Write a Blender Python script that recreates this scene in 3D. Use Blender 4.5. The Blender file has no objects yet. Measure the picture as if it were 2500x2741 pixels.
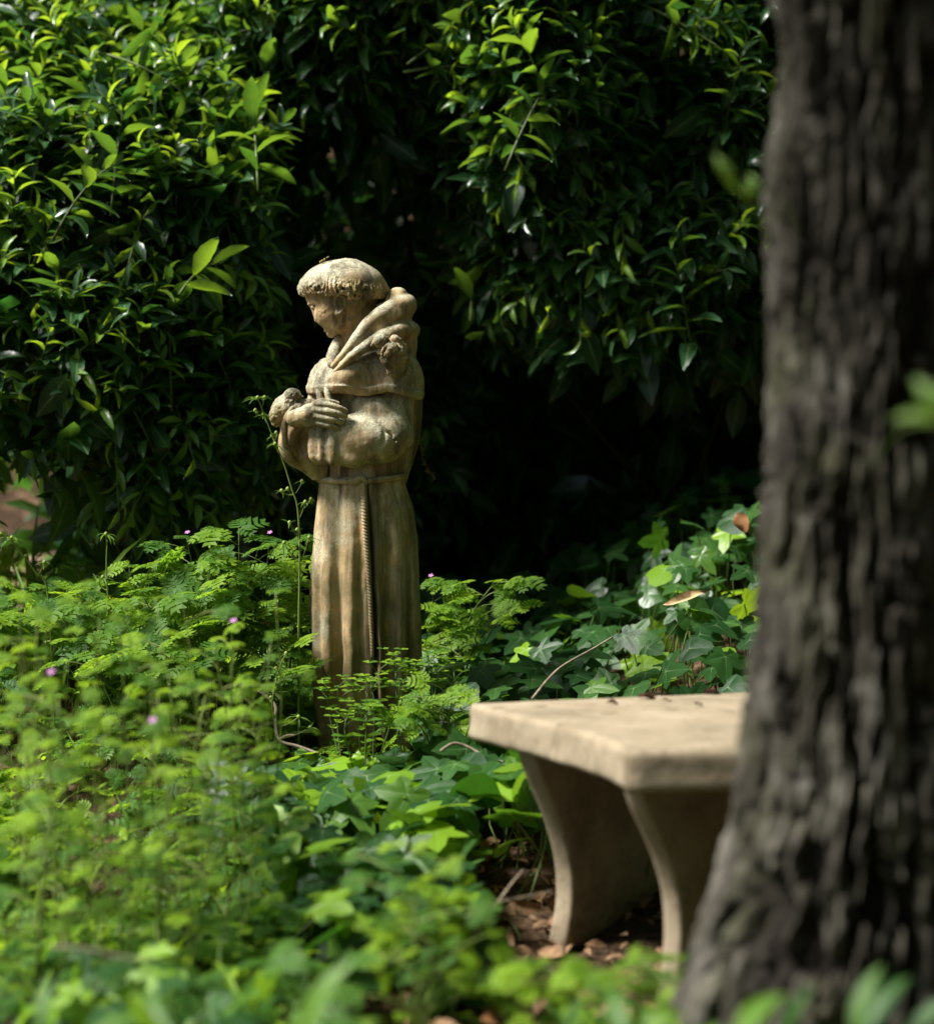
import bpy, math, random
import numpy as np
from mathutils import Matrix, Vector
from mathutils.geometry import tessellate_polygon

random.seed(7)
rng = np.random.default_rng(7)
SC = bpy.context.scene
COL = SC.collection

# ------------------------------------------------------------ camera, sky, sun, exposure
F_PX, CX, HY, CAM_Z = 5530.0, 1250.0, 1200.0, 0.867     # focal length, centre and horizon in photograph pixels
FOCUS = 4.42
cam_data = bpy.data.cameras.new('camera')
cam = bpy.data.objects.new('camera', cam_data)
COL.objects.link(cam)
cam.location = (0, 0, CAM_Z)
cam.rotation_euler = (math.radians(90), 0, 0)
cam_data.sensor_fit = 'VERTICAL'
cam_data.lens = 85
cam_data.sensor_height = 2741 / F_PX * 85
cam_data.sensor_width = 2500 / F_PX * 85
cam_data.shift_y = (HY - 1370.5) / 2741.0
cam_data.clip_end = 200
cam_data.dof.use_dof = True
cam_data.dof.focus_distance = FOCUS
cam_data.dof.aperture_fstop = 2.4
cam_data.dof.aperture_blades = 9
SC.camera = cam

SUN_DIR = Vector((-0.60, -0.12, 0.78)).normalized()      # towards the sun
world = bpy.data.worlds.new('World')
SC.world = world
world.use_nodes = True
wn = world.node_tree
wn.nodes.clear()
sky = wn.nodes.new('ShaderNodeTexSky')
sky.sky_type = 'NISHITA'
sky.sun_disc = False
sky.sun_elevation = math.asin(SUN_DIR.z)
sky.sun_rotation = math.atan2(SUN_DIR.x, SUN_DIR.y)
sky.air_density = 1.0
sky.dust_density = 2.0
sky.ozone_density = 1.0
bgn = wn.nodes.new('ShaderNodeBackground')
bgn.inputs['Strength'].default_value = 0.05
won = wn.nodes.new('ShaderNodeOutputWorld')
wn.links.new(sky.outputs[0], bgn.inputs['Color'])
wn.links.new(bgn.outputs[0], won.inputs['Surface'])

sun_data = bpy.data.lights.new('sun', 'SUN')
sun_data.energy = 5.0
sun_data.angle = math.radians(14.0)
sun_data.color = (1.0, 0.97, 0.915)
sun = bpy.data.objects.new('sun', sun_data)
COL.objects.link(sun)
sun.rotation_euler = SUN_DIR.to_track_quat('Z', 'Y').to_euler()
sun.location = (-4, 2, 8)

SC.view_settings.view_transform = 'Standard'
SC.view_settings.look = 'None'
SC.view_settings.gamma = 1.0
SC.view_settings.exposure = 1.12
SC.view_settings.use_curve_mapping = False
SC.render.engine = 'CYCLES'
SC.cycles.max_bounces = 7
SC.cycles.diffuse_bounces = 3
SC.cycles.glossy_bounces = 2
SC.cycles.transmission_bounces = 4
SC.cycles.use_denoising = True
SC.cycles.sample_clamp_indirect = 6.0

# ------------------------------------------------------------ small helpers
def pix(px, py, Y):
    """a point of the garden from a photograph pixel and its distance"""
    return np.array([(px - CX) * Y / F_PX, Y, CAM_Z - (py - HY) * Y / F_PX])

def link(name, me, mat=None, parent=None, loc=None):
    ob = bpy.data.objects.new(name, me)
    if mat is not None and me is not None and len(me.materials) == 0:
        me.materials.append(mat)
    COL.objects.link(ob)
    if parent is not None:
        ob.parent = parent
    if loc is not None:
        ob.location = loc
    return ob

def tag(ob, label, cat, group=None):
    ob['label'] = label
    ob['category'] = cat
    if group:
        ob['group'] = group
    return ob

def thing(name, loc, label, cat, group=None):
    e = bpy.data.objects.new(name, None)
    e.empty_display_size = 0.05
    COL.objects.link(e)
    e.location = loc
    return tag(e, label, cat, group)

def mesh_np(name, V, Fc, attrs=None, smooth=True):
    """mesh from an (n,3) vertex array and an (m,k) face array, attrs: {name: per-vertex floats}"""
    V = np.asarray(V, dtype=np.float32)
    Fc = np.asarray(Fc, dtype=np.int32)
    me = bpy.data.meshes.new(name)
    k = Fc.shape[1]
    me.vertices.add(len(V))
    me.vertices.foreach_set('co', V.ravel())
    me.loops.add(Fc.size)
    me.loops.foreach_set('vertex_index', Fc.ravel())
    me.polygons.add(len(Fc))
    me.polygons.foreach_set('loop_start', np.arange(0, Fc.size, k, dtype=np.int32))
    me.polygons.foreach_set('use_smooth', np.full(len(Fc), smooth, dtype=bool))
    for an, av in (attrs or {}).items():
        a = me.attributes.new(an, 'FLOAT', 'POINT')
        a.data.foreach_set('value', np.asarray(av, dtype=np.float32))
    me.update(calc_edges=True)
    return me

def join_np(parts):
    """[(V, F, attr-dict)] -> one (V, F, attrs); all faces with the same corner count"""
    vs, fs, at, off = [], [], {}, 0
    for V, Fc, A in parts:
        vs.append(V); fs.append(np.asarray(Fc) + off); off += len(V)
        for k_, v_ in A.items():
            at.setdefault(k_, []).append(v_)
    return np.concatenate(vs), np.concatenate(fs), {k_: np.concatenate(v_) for k_, v_ in at.items()}

def tri(Fc):
    Fc = np.asarray(Fc)
    if Fc.shape[1] == 3:
        return Fc
    return np.concatenate([Fc[:, [0, 1, 2]], Fc[:, [0, 2, 3]]])

def tube(pts, rad, n=6, tint=0.5, cap=True):
    """triangulated tube along pts"""
    P = np.asarray(pts, float)
    m = len(P)
    R = np.broadcast_to(np.asarray(rad, float), (m,))
    T = np.gradient(P, axis=0)
    T /= np.linalg.norm(T, axis=1)[:, None] + 1e-12
    ref = np.array([0.31, 0.95, 0.1]) if abs(T[0][1]) < 0.8 else np.array([0.95, 0.1, 0.31])
    A = np.cross(T, ref); A /= np.linalg.norm(A, axis=1)[:, None] + 1e-12
    B = np.cross(T, A)
    a = np.arange(n) * 2 * np.pi / n
    V = P[:, None] + R[:, None, None] * (np.cos(a)[None, :, None] * A[:, None] + np.sin(a)[None, :, None] * B[:, None])
    V = V.reshape(-1, 3)
    i = np.arange(m - 1)[:, None] * n
    j = np.arange(n)[None]
    j2 = (j + 1) % n
    q = np.stack([i + j, i + j2, i + n + j2, i + n + j], -1).reshape(-1, 4)
    Fq = tri(q)
    if cap:
        V = np.concatenate([V, P[:1], P[-1:]])
        c0, c1 = m * n, m * n + 1
        jj = np.arange(n); jn = (jj + 1) % n
        Fq = np.concatenate([Fq, np.stack([jn, jj, np.full(n, c0)], 1), np.stack([(m - 1) * n + jj, (m - 1) * n + jn, np.full(n, c1)], 1)])
    return V, Fq, {'tint': np.full(len(V), tint), 'rib': np.full(len(V), 0.6)}

def catmull(ctrl, n):
    """smooth curve of n points through the control points (any dimension)"""
    P = np.asarray(ctrl, float)
    P = np.concatenate([[2 * P[0] - P[1]], P, [2 * P[-1] - P[-2]]])
    t = np.linspace(0, len(P) - 3 - 1e-9, n)
    i = t.astype(int)
    u = (t - i)[:, None]
    p0, p1, p2, p3 = P[i], P[i + 1], P[i + 2], P[i + 3]
    return 0.5 * (2 * p1 + (p2 - p0) * u + (2 * p0 - 5 * p1 + 4 * p2 - p3) * u ** 2 + (3 * p1 - p0 - 3 * p2 + p3) * u ** 3)

def _hash(i, j, k, seed):
    h = (i * 374761393 + j * 668265263 + k * 2147483647 + seed * 974634211) & 0xFFFFFFFF
    h = ((h ^ (h >> 13)) * 1274126177) & 0xFFFFFFFF
    return ((h ^ (h >> 16)) & 0xFFFF) / 65535.0

def vnoise(x, y, z, seed=0):
    """value noise in -1..1"""
    x, y, z = np.broadcast_arrays(np.asarray(x, float), np.asarray(y, float), np.asarray(z, float))
    xi, yi, zi = (np.floor(q).astype(np.int64) for q in (x, y, z))
    fx, fy, fz = x - xi, y - yi, z - zi
    fx, fy, fz = (f * f * (3 - 2 * f) for f in (fx, fy, fz))
    def c(a, b, d): return _hash(xi + a, yi + b, zi + d, seed)
    x00 = c(0, 0, 0) * (1 - fx) + c(1, 0, 0) * fx
    x10 = c(0, 1, 0) * (1 - fx) + c(1, 1, 0) * fx
    x01 = c(0, 0, 1) * (1 - fx) + c(1, 0, 1) * fx
    x11 = c(0, 1, 1) * (1 - fx) + c(1, 1, 1) * fx
    return 2 * ((x00 * (1 - fy) + x10 * fy) * (1 - fz) + (x01 * (1 - fy) + x11 * fy) * fz) - 1

def smooth01(t):
    t = np.clip(t, 0, 1)
    return t * t * (3 - 2 * t)

# ------------------------------------------------------------ node material helper
class NT:
    def __init__(self, name):
        self.m = bpy.data.materials.new(name)
        self.m.use_nodes = True
        self.t = self.m.node_tree
        self.t.nodes.clear()
        self.out = self.t.nodes.new('ShaderNodeOutputMaterial')
    def n(self, kind, **kw):
        nd = self.t.nodes.new('ShaderNode' + kind)
        ins = kw.pop('ins', {})
        for k_, v_ in kw.items():
            setattr(nd, k_, v_)
        for k_, v_ in ins.items():
            self.set(nd, k_, v_)
        return nd
    def set(self, nd, k_, v_):
        s = nd.inputs[k_]
        if hasattr(v_, 'is_linked') or isinstance(v_, bpy.types.NodeSocket):
            self.t.links.new(v_, s)
        else:
            s.default_value = v_
    def ramp(self, fac, stops):
        r = self.n('ValToRGB')
        cr = r.color_ramp
        while len(cr.elements) < len(stops):
            cr.elements.new(0.5)
        for e, (p, c) in zip(cr.elements, stops):
            e.position = p
            e.color = (*c, 1) if len(c) == 3 else c
        self.t.links.new(fac, r.inputs[0])
        return r.outputs[0]
    def noise(self, vec, scale, detail=4, rough=0.55, **kw):
        nd = self.n('TexNoise', ins={'Scale': scale, 'Detail': detail, 'Roughness': rough})
        if vec is not None:
            self.t.links.new(vec, nd.inputs['Vector'])
        return nd.outputs['Fac']
    def mix(self, fac, a, b, blend='MIX'):
        nd = self.n('Mix', data_type='RGBA', blend_type=blend)
        for idx, v_ in ((0, fac), (6, a), (7, b)):
            if isinstance(v_, bpy.types.NodeSocket):
                self.t.links.new(v_, nd.inputs[idx])
            else:
                nd.inputs[idx].default_value = (*v_, 1) if isinstance(v_, tuple) and len(v_) == 3 else v_
        return nd.outputs[2]
    def math(self, op, a, b=0.0):
        nd = self.n('Math', operation=op)
        self.set(nd, 0, a); self.set(nd, 1, b)
        return nd.outputs[0]
    def coords(self, which='Object', scale=(1, 1, 1)):
        tc = self.n('TexCoord')
        mp = self.n('Mapping')
        mp.inputs['Scale'].default_value = scale
        self.t.links.new(tc.outputs[which], mp.inputs[0])
        return mp.outputs[0]
    def bump(self, h, strength=0.3, dist=0.01, normal=None):
        nd = self.n('Bump', ins={'Height': h, 'Strength': strength, 'Distance': dist})
        if normal is not None:
            self.t.links.new(normal, nd.inputs['Normal'])
        return nd.outputs[0]
    def finish(self, color, rough=0.8, normal=None, spec=0.3):
        b = self.n('BsdfPrincipled')
        for k_, v_ in (('Base Color', color), ('Roughness', rough), ('Specular IOR Level', spec)):
            if isinstance(v_, tuple) and len(v_) == 3:
                v_ = (*v_, 1)
            self.set(b, k_, v_)
        if normal is not None:
            self.t.links.new(normal, b.inputs['Normal'])
        self.t.links.new(b.outputs[0], self.out.inputs[0])
        return self.m
# ------------------------------------------------------------ the ground and the earth bank behind the hedge
def gz(x, y):
    x = np.asarray(x, float); y = np.asarray(y, float)
    z = 0.215 * smooth01((y - 3.35) / 1.15) + 0.085 * np.clip(y - 4.5, 0, 3.2)
    z = z + 0.16 * smooth01((x - 0.15) / 0.7) * smooth01((y - 4.1) / 1.2) * smooth01((3.5 - x) / 1.5)
    z = z + 0.10 * np.exp(-((x - 0.47) ** 2 + (y - 2.4) ** 2) / 0.16)
    z = z + 4.6 * smooth01((y - 7.7) / 3.6) * (0.9 + 0.1 * np.sin(x * 0.7))
    z = z + 0.012 * vnoise(x * 3, y * 3, 0, 2) + 0.006 * vnoise(x * 11, y * 11, 0, 4)
    return z

def build_ground():
    xs = np.concatenate([np.linspace(-40, -4, 19), np.linspace(-3.8, 3.8, 153), np.linspace(4, 40, 19)])
    ys = np.concatenate([np.linspace(-30, 0.5, 16), np.linspace(0.7, 8, 150), np.linspace(8.1, 12, 30), np.linspace(13, 60, 16)])
    X, Y = np.meshgrid(xs, ys, indexing='ij')
    V = np.stack([X, Y, gz(X, Y)], -1).reshape(-1, 3)
    n = len(ys)
    i = np.arange(len(xs) - 1)[:, None] * n; j = np.arange(n - 1)[None]
    Q = np.stack([i + j, i + n + j, i + n + j + 1, i + j + 1], -1).reshape(-1, 4)
    m = NT('garden_soil')
    co = m.coords('Object')
    a = m.noise(co, 7, 6, 0.65); b = m.noise(co, 60, 4, 0.6)
    c = m.ramp(b, [(0.3, (0.018, 0.011, 0.006)), (0.55, (0.055, 0.034, 0.019)), (0.75, (0.14, 0.088, 0.05))])
    c = m.mix(m.ramp(a, [(0.52, (0, 0, 0)), (0.66, (0.8, 0.8, 0.8))]), c, (0.20, 0.125, 0.075))
    g = link('ground', mesh_np('ground', V, Q), m.finish(c, 0.95, m.bump(b, 0.8, 0.02), 0.1))
    g['kind'] = 'structure'
build_ground()

def build_path():
    """pale gravel path glimpsed beyond the left end of the hedge"""
    xs = np.linspace(-5.0, -1.28, 60); ys = np.linspace(6.05, 7.55, 30)
    X, Y = np.meshgrid(xs, ys, indexing='ij')
    edge = 0.12 * vnoise(X * 2, Y * 2, 0, 91)
    X = X + edge * smooth01((X + 1.9) / 0.6)
    V = np.stack([X, Y, gz(X, Y) + 0.02 + 0.006 * vnoise(X * 25, Y * 25, 0, 92)], -1).reshape(-1, 3)
    n = len(ys)
    i = np.arange(len(xs) - 1)[:, None] * n; j = np.arange(n - 1)[None]
    Q = np.stack([i + j, i + n + j, i + n + j + 1, i + j + 1], -1).reshape(-1, 4)
    m = NT('pink_gravel')
    b = m.noise(m.coords(), 45, 4, 0.6); a = m.noise(m.coords(), 5, 3, 0.5)
    c = m.ramp(b, [(0.3, (0.30, 0.20, 0.14)), (0.55, (0.48, 0.33, 0.25)), (0.75, (0.60, 0.46, 0.37))])
    c = m.mix(m.ramp(a, [(0.5, (0, 0, 0)), (0.65, (0.6, 0.6, 0.6))]), c, (0.18, 0.11, 0.06))
    g = link('gravel_path', mesh_np('gravel_path', V, Q), m.finish(c, 0.9, m.bump(b, 0.6, 0.015), 0.1))
    g['kind'] = 'structure'
build_path()
# ------------------------------------------------------------ the carved monk
# The statue is modelled as solids in its own frame: u to the right, w away from the camera, v upwards from its foot,
# in units of 1/1229 m. P(x, y, w) reads a position off the photograph.
SU = 1229.0
FOOT = 1985.0
def P(px, py, w=0.0):
    return np.array([px - 980.0, w, FOOT - py])

class Solid:
    """signed distance field on a grid, with smooth joins"""
    def __init__(self, x0, x1, y0, y1, w0, w1, h):
        self.h = h
        a, b = P(x0, y1, w0), P(x1, y0, w1)
        self.o = a
        ax = [np.arange(a[i], b[i] + h, h) for i in range(3)]
        self.U, self.W, self.V = np.meshgrid(*ax, indexing='ij', sparse=True)
        self.shape = tuple(len(q) for q in ax)
        self.f = np.full(self.shape, 1e3)
    def rel(self, c):
        return self.U - c[0], self.W - c[1], self.V - c[2]
    def ell(self, c, r, rot=0.0):
        """ellipsoid; rot turns it in the picture plane (degrees, counterclockwise)"""
        u, w, v = self.rel(c)
        if rot:
            a = math.radians(rot)
            u, v = u * math.cos(a) + v * math.sin(a), -u * math.sin(a) + v * math.cos(a)
        k0 = np.sqrt((u / r[0]) ** 2 + (w / r[2]) ** 2 + (v / r[1]) ** 2)
        k1 = np.sqrt((u / r[0] ** 2) ** 2 + (w / r[2] ** 2) ** 2 + (v / r[1] ** 2) ** 2) + 1e-9
        return k0 * (k0 - 1) / k1
    def cap(self, a, b, ra, rb=None, flat=1.0):
        rb = ra if rb is None else rb
        d = b - a
        u, w, v = self.rel(a)
        t = np.clip((u * d[0] + w * d[1] + v * d[2]) / (d @ d + 1e-9), 0, 1)
        return np.sqrt((u - t * d[0]) ** 2 + ((w - t * d[1]) / flat) ** 2 + (v - t * d[2]) ** 2) - (ra + t * (rb - ra))
    def chain(self, pts, rads, n=0):
        pts = np.asarray(pts, float)
        rads = np.broadcast_to(np.asarray(rads, float), (len(pts),))
        if n:
            q = catmull(np.concatenate([pts, rads[:, None]], 1), n)
            pts, rads = q[:, :3], q[:, 3]
        out = None
        for i in range(len(pts) - 1):
            d = self.cap(pts[i], pts[i + 1], rads[i], rads[i + 1])
            out = d if out is None else np.minimum(out, d)
        return out
    def add(self, d, k=6.0):
        if k <= 0:
            self.f = np.minimum(self.f, d)
        else:
            h = np.clip(0.5 + 0.5 * (self.f - d) / k, 0, 1)
            self.f = self.f * (1 - h) + d * h - k * h * (1 - h)
        return self
    def cut(self, d, k=4.0):
        h = np.clip(0.5 - 0.5 * (self.f + d) / k, 0, 1)
        self.f = self.f * (1 - h) - d * h + k * h * (1 - h)
        return self
    def keep(self, d, k=4.0):
        h = np.clip(0.5 - 0.5 * (self.f - d) / k, 0, 1)
        self.f = self.f * (1 - h) + d * h + k * h * (1 - h)
        return self
    def weather(self, amp=1.0, size=16.0, seed=3):
        m = np.abs(self.f) < 12
        ii = np.nonzero(m)
        u = self.o[0] + ii[0] * self.h; w = self.o[1] + ii[1] * self.h; v = self.o[2] + ii[2] * self.h
        n_ = vnoise(u / size, w / size, v / size, seed) * 0.6 + vnoise(u / size * 2.3, w / size * 2.3, v / size * 2.3, seed + 1) * 0.4
        self.f[ii] += amp * n_
        return self
    def mesh(self):
        """surface nets"""
        f, h, o = self.f, self.h, self.o
        s = f < 0
        nx, ny, nz = f.shape
        c = [(i, j, k) for i in (0, 1) for j in (0, 1) for k in (0, 1)]
        def sl(a, q): return a[q[0]:nx - 1 + q[0], q[1]:ny - 1 + q[1], q[2]:nz - 1 + q[2]]
        tot = sum(sl(s, q).astype(np.int8) for q in c)
        act = (tot > 0) & (tot < 8)
        ai = np.array(np.nonzero(act))
        num = np.full(act.shape, -1, dtype=np.int64)
        num[act] = np.arange(ai.shape[1])
        val = {q: f[ai[0] + q[0], ai[1] + q[1], ai[2] + q[2]] for q in c}
        acc = np.zeros((ai.shape[1], 3)); cnt = np.zeros(ai.shape[1])
        for q in c:
            for ax in range(3):
                if q[ax] == 0:
                    r = list(q); r[ax] = 1; r = tuple(r)
                    a, b = val[q], val[r]
                    x = (a < 0) != (b < 0)
                    t = np.where(x, a / np.where(x, a - b, 1), 0)
                    p = np.array(q, float)[None].repeat(len(t), 0)
                    p[:, ax] += t
                    acc[x] += p[x]; cnt[x] += 1
        V = (ai.T + acc / cnt[:, None]) * h + o
        quads = []
        for ax in range(3):
            b_, c_ = [(1, 2), (2, 0), (0, 1)][ax]
            lo = [slice(1, -1)] * 3; lo[ax] = slice(0, -1)
            hi = [slice(1, -1)] * 3; hi[ax] = slice(1, None)
            A, B = s[tuple(lo)], s[tuple(hi)]
            x = A != B
            idx = np.array(np.nonzero(x))
            off = np.ones((3, 1), dtype=int); off[ax] = 0
            idx = idx + off
            def cell(db, dc):
                q = idx.copy(); q[b_] -= db; q[c_] -= dc
                return num[q[0], q[1], q[2]]
            Q = np.stack([cell(1, 1), cell(0, 1), cell(0, 0), cell(1, 0)], 1)
            inside_lo = s[idx[0], idx[1], idx[2]]
            Q[~inside_lo] = Q[~inside_lo][:, ::-1]
            quads.append(Q)
        Q = np.concatenate(quads)
        Q = Q[(Q >= 0).all(1)]
        return V / SU, Q

def poly_sd(px, py, poly):
    """signed distance (inside positive) of 2-D points to a polygon"""
    d = np.full(px.shape, 1e9); ins = np.zeros(px.shape, bool)
    n = len(poly)
    for i in range(n):
        (x1, y1), (x2, y2) = poly[i], poly[(i + 1) % n]
        ex, ey = x2 - x1, y2 - y1
        t = np.clip(((px - x1) * ex + (py - y1) * ey) / (ex * ex + ey * ey + 1e-9), 0, 1)
        d = np.minimum(d, (px - x1 - t * ex) ** 2 + (py - y1 - t * ey) ** 2)
        c = ((y1 > py) != (y2 > py)) & (px < (x2 - x1) * (py - y1) / (y2 - y1 + 1e-12) + x1)
        ins ^= c
    d = np.sqrt(d)
    return np.where(ins, d, -d)

# weathered terracotta with lichen, soot and rain streaks
def terracotta(name='weathered_terracotta'):
    m = NT(name)
    co = m.coords('Object')
    big = m.noise(co, 11, 6, 0.62)
    med = m.noise(co, 34, 5, 0.6)
    fine = m.noise(co, 260, 3, 0.7)
    st = m.noise(m.coords('Object', (26, 26, 2.6)), 1.0, 5, 0.6)
    clay = m.ramp(med, [(0.25, (0.25, 0.158, 0.067)), (0.42, (0.41, 0.29, 0.15)), (0.60, (0.54, 0.345, 0.185)), (0.80, (0.65, 0.54, 0.36))])
    ochre = m.ramp(st, [(0.3, (0.14, 0.10, 0.042)), (0.5, (0.37, 0.275, 0.125)), (0.75, (0.62, 0.52, 0.31))])
    c = m.mix(m.ramp(big, [(0.42, (0, 0, 0)), (0.60, (1, 1, 1))]), clay, ochre)
    # grey-green lichen crust, speckled
    lich = m.ramp(fine, [(0.28, (0.15, 0.15, 0.10)), (0.48, (0.38, 0.37, 0.26)), (0.68, (0.72, 0.69, 0.53))])
    nb = m.noise(m.coords('Object', (1, 1, 1)), 7.5, 5, 0.7)
    geo = m.n('NewGeometry')
    sep = m.n('SeparateXYZ'); m.t.links.new(geo.outputs['Normal'], sep.inputs[0])
    up = m.math('MULTIPLY', sep.outputs[2], 0.24)                # lichen settles where rain lies
    lf = m.ramp(m.math('ADD', nb, up), [(0.49, (0, 0, 0)), (0.66, (0.82, 0.82, 0.82))])
    c = m.mix(lf, c, lich)
    # black runs where rain has trickled down
    rn = m.noise(m.coords('Object', (30, 30, 1.6)), 1.0, 4, 0.6)
    c = m.mix(m.ramp(rn, [(0.48, (0, 0, 0)), (0.64, (0.70, 0.70, 0.70))]), c, (0.045, 0.036, 0.018))
    # soot and black algae in stains
    dk = m.noise(m.coords('Object', (9, 9, 4)), 1.0, 6, 0.7)
    c = m.mix(m.ramp(dk, [(0.50, (0, 0, 0)), (0.68, (0.85, 0.85, 0.85))]), c, (0.035, 0.03, 0.016))
    sp = m.noise(co, 150, 2, 0.5)
    c = m.mix(m.ramp(sp, [(0.68, (0, 0, 0)), (0.80, (0.7, 0.7, 0.7))]), c, (0.05, 0.04, 0.022))
    # soil splash and algae creeping up the hem
    so = m.n('SeparateXYZ'); m.t.links.new(co, so.inputs[0])
    sp2 = m.math('ADD', m.math('MULTIPLY', so.outputs[2], -1.15), m.math('ADD', 0.08, m.math('MULTIPLY', big, 1.2)))
    c = m.mix(m.ramp(sp2, [(0.20, (0, 0, 0)), (0.60, (0.75, 0.75, 0.75))]), c, (0.095, 0.07, 0.032))
    # darker in the carved grooves
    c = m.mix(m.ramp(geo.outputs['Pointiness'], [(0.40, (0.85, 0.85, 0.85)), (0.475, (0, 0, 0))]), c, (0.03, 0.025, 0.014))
    h = m.math('ADD', m.math('MULTIPLY', fine, 0.5), m.math('MULTIPLY', med, 1.0))
    return m.finish(c, 0.78, m.bump(h, 0.45, 0.004), 0.25)

TERRA = terracotta()
statue = thing('monk_statue', pix(980, FOOT, 4.5), 'weathered terracotta statue of a robed monk standing in the herbs with head bowed', 'statue')

def stone(name, solid, parent=statue):
    V, Q = solid.mesh()
    return link(name, mesh_np(name, V, Q), TERRA, parent)

def carve_statue():
    # --- head: side profile swelled to its width
    S = Solid(796, 1050, 680, 975, -104, 104, 1.5)
    prof = [(816, 770), (816, 786), (818, 797), (822, 807), (827, 815), (830, 821), (834, 830), (838, 840), (841, 850), (843, 857), (847, 862),
            (855, 865), (858, 870), (862, 874), (866, 877), (869, 880), (868, 883), (870, 887), (875, 890), (874, 895), (877, 900), (884, 904), (894, 904),
            (906, 900), (930, 896), (955, 885), (975, 860), (1005, 815), (1018, 780), (1010, 740), (985, 708), (955, 694), (925, 691), (890, 697), (858, 712), (832, 738)]
    px = S.U[:, 0, :] + 980.0; py = FOOT - S.V[0, :, :]
    px, py = np.broadcast_arrays(px, py)
    D = poly_sd(px, py, prof)
    t = np.clip(D / 66.0, 0, 1)
    half = 79.0 * np.sqrt(1 - (1 - t) ** 2 + 1e-9)
    body = np.where(D[:, None, :] > 0, (np.abs(S.W) - half[:, None, :]) * 0.62, np.sqrt(D[:, None, :] ** 2 + np.abs(S.W) ** 2 * 0.5))
    S.f = body
    S.add(np.maximum(S.ell(P(928, 775, 0), (90, 74, 82)), (FOOT - 850) - S.V), 8)
    for sg in (-1, 1):
        S.cut(S.ell(P(839, 825, sg * 40), (9, 8, 22), -20), 7)               # socket
        S.add(S.ell(P(842, 826, sg * 31), (7, 5, 9), -25), 5)            # closed lid
        S.cut(S.cap(P(834, 830, sg * 26), P(848, 831, sg * 44), 1.3), 2)      # lid line
        S.add(S.cap(P(829, 815, sg * 22), P(853, 811, sg * 52), 4.5, 4), 7)   # brow
        S.add(S.ell(P(872, 848, sg * 44), (26, 30, 20), 20), 9)              # cheek
        S.cut(S.cap(P(849, 822, sg * 48), P(852, 846, sg * 34), 2.0), 5)
        S.add(S.ell(P(850, 858, sg * 9), (7, 5.5, 8)), 3)                    # wing of the nose
        S.cut(S.ell(P(849, 863, sg * 8), (3, 2, 3)), 2)
        S.cut(S.cap(P(856, 853, sg * 15), P(868, 868, sg * 28), 1.6), 5)     # fold beside the nose
        S.cut(S.cap(P(868, 880, sg * 2), P(881, 876, sg * 24), 1.0), 2)      # mouth
        S.add(S.cap(P(869, 876, sg * 2), P(877, 874, sg * 16), 3.5, 2.5), 4)
        S.add(S.cap(P(871, 885, sg * 2), P(880, 882, sg * 16), 3.8, 2.5), 4)
        S.cut(S.cap(P(905, 868, sg * 74), P(945, 845, sg * 70), 7), 14)        # under the jaw bone
    # neck
    S.add(S.cap(P(960, 850, 8), P(968, 960, 12), 56, 60), 10)
    S.cut(S.cap(P(920, 905, -70), P(965, 880, -66), 5), 10)
    S.weather(0.7, 9)
    head = stone('head', S)
    # --- ear
    E = Solid(885, 940, 780, 860, -104, -45, 0.9)
    E.add(E.ell(P(914, 820, -76), (15, 26, 9), 8), 0)
    E.cut(E.ell(P(911, 819, -90), (9.5, 18, 11), 8), 3)
    E.add(E.chain([P(903, 812, -78), P(904, 800, -83), P(912, 795, -85), P(923, 801, -85), P(927, 815, -84), P(925, 832, -83), P(916, 843, -82), P(907, 846, -79)], [4, 4.5, 5, 5, 4.5, 4.2, 5, 4.5], 22), 2)
    E.add(E.cap(P(914, 809, -82), P(918, 826, -82), 3, 2.5), 2)
    E.add(E.ell(P(902, 824, -80), (4, 5, 5)), 2)
    E.add(E.ell(P(908, 842, -78), (6, 7, 6)), 3)
    stone('ear', E, head)
    # --- shaven crown and the ring of hair below it, one carved cap
    H = Solid(788, 1052, 686, 834, -122, 122, 1.3)
    uc = 919.0
    th = np.arctan2(H.W / 99.0, (H.U + 980 - uc) / 114.0)
    e = np.sqrt(((H.U + 980 - uc) / 114.0) ** 2 + (H.W / 99.0) ** 2)
    front = -np.cos(th)                                          # 1 over the forehead, -1 at the nape
    side = np.abs(np.sin(th))
    back = np.exp(-((front + 0.5) / 0.42) ** 2)
    mid = FOOT - (759 + 9 * side ** 1.5 + 14 * np.clip(-front, 0, 1) + 8 * back)
    hh = 20 + 5 * side ** 2 + 7 * np.clip(-front, 0, 1) + 7 * back
    rad = (e - 0.865) * 104.0
    q = H.V - mid
    shp = np.sqrt((rad / 14.5) ** 2 + (q / hh) ** 2)
    f = (shp - 1) * 14.0
    f = H.ell(P(919, 773, 0), (117, 78, 100))      # one bell-shaped slope from crown to fringe
    edge = (FOOT - (789 + 9 * side ** 2 + 12 * back + 2 * np.clip(-front, 0, 1))) + 3.5 * vnoise(th * 16, 0.4, 0.7, 14) - H.V
    kk = 6.0
    hb = np.clip(0.5 - 0.5 * (edge - f) / kk, 0, 1)
    f = edge * (1 - hb) + f * hb + kk * hb * (1 - hb)                                        # turned under along its lower edge
    bul = np.exp(-((q + 9) / 13.0) ** 2)
    f = f - 3.0 * bul
    wav = th * 30 + 3.2 * vnoise(th * 5, q / 30, 0, 5) + 0.05 * q + 2.0 * vnoise(th * 2, 0.3, 0.2, 6)
    strands = np.abs(np.sin(wav)) ** 0.6
    fr = 0.35 + 0.65 * smooth01(front * 1.6 + 0.3)                # combed over the brow, curly at the sides
    tuft = vnoise(th * 15, q / 10.0, 0.5, 9) + 0.6 * vnoise(th * 28, q / 6.0, 0.5, 10)
    pits = np.clip(vnoise(th * 17, q / 9.0, 3.5, 12) - 0.22, 0, 1)
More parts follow.
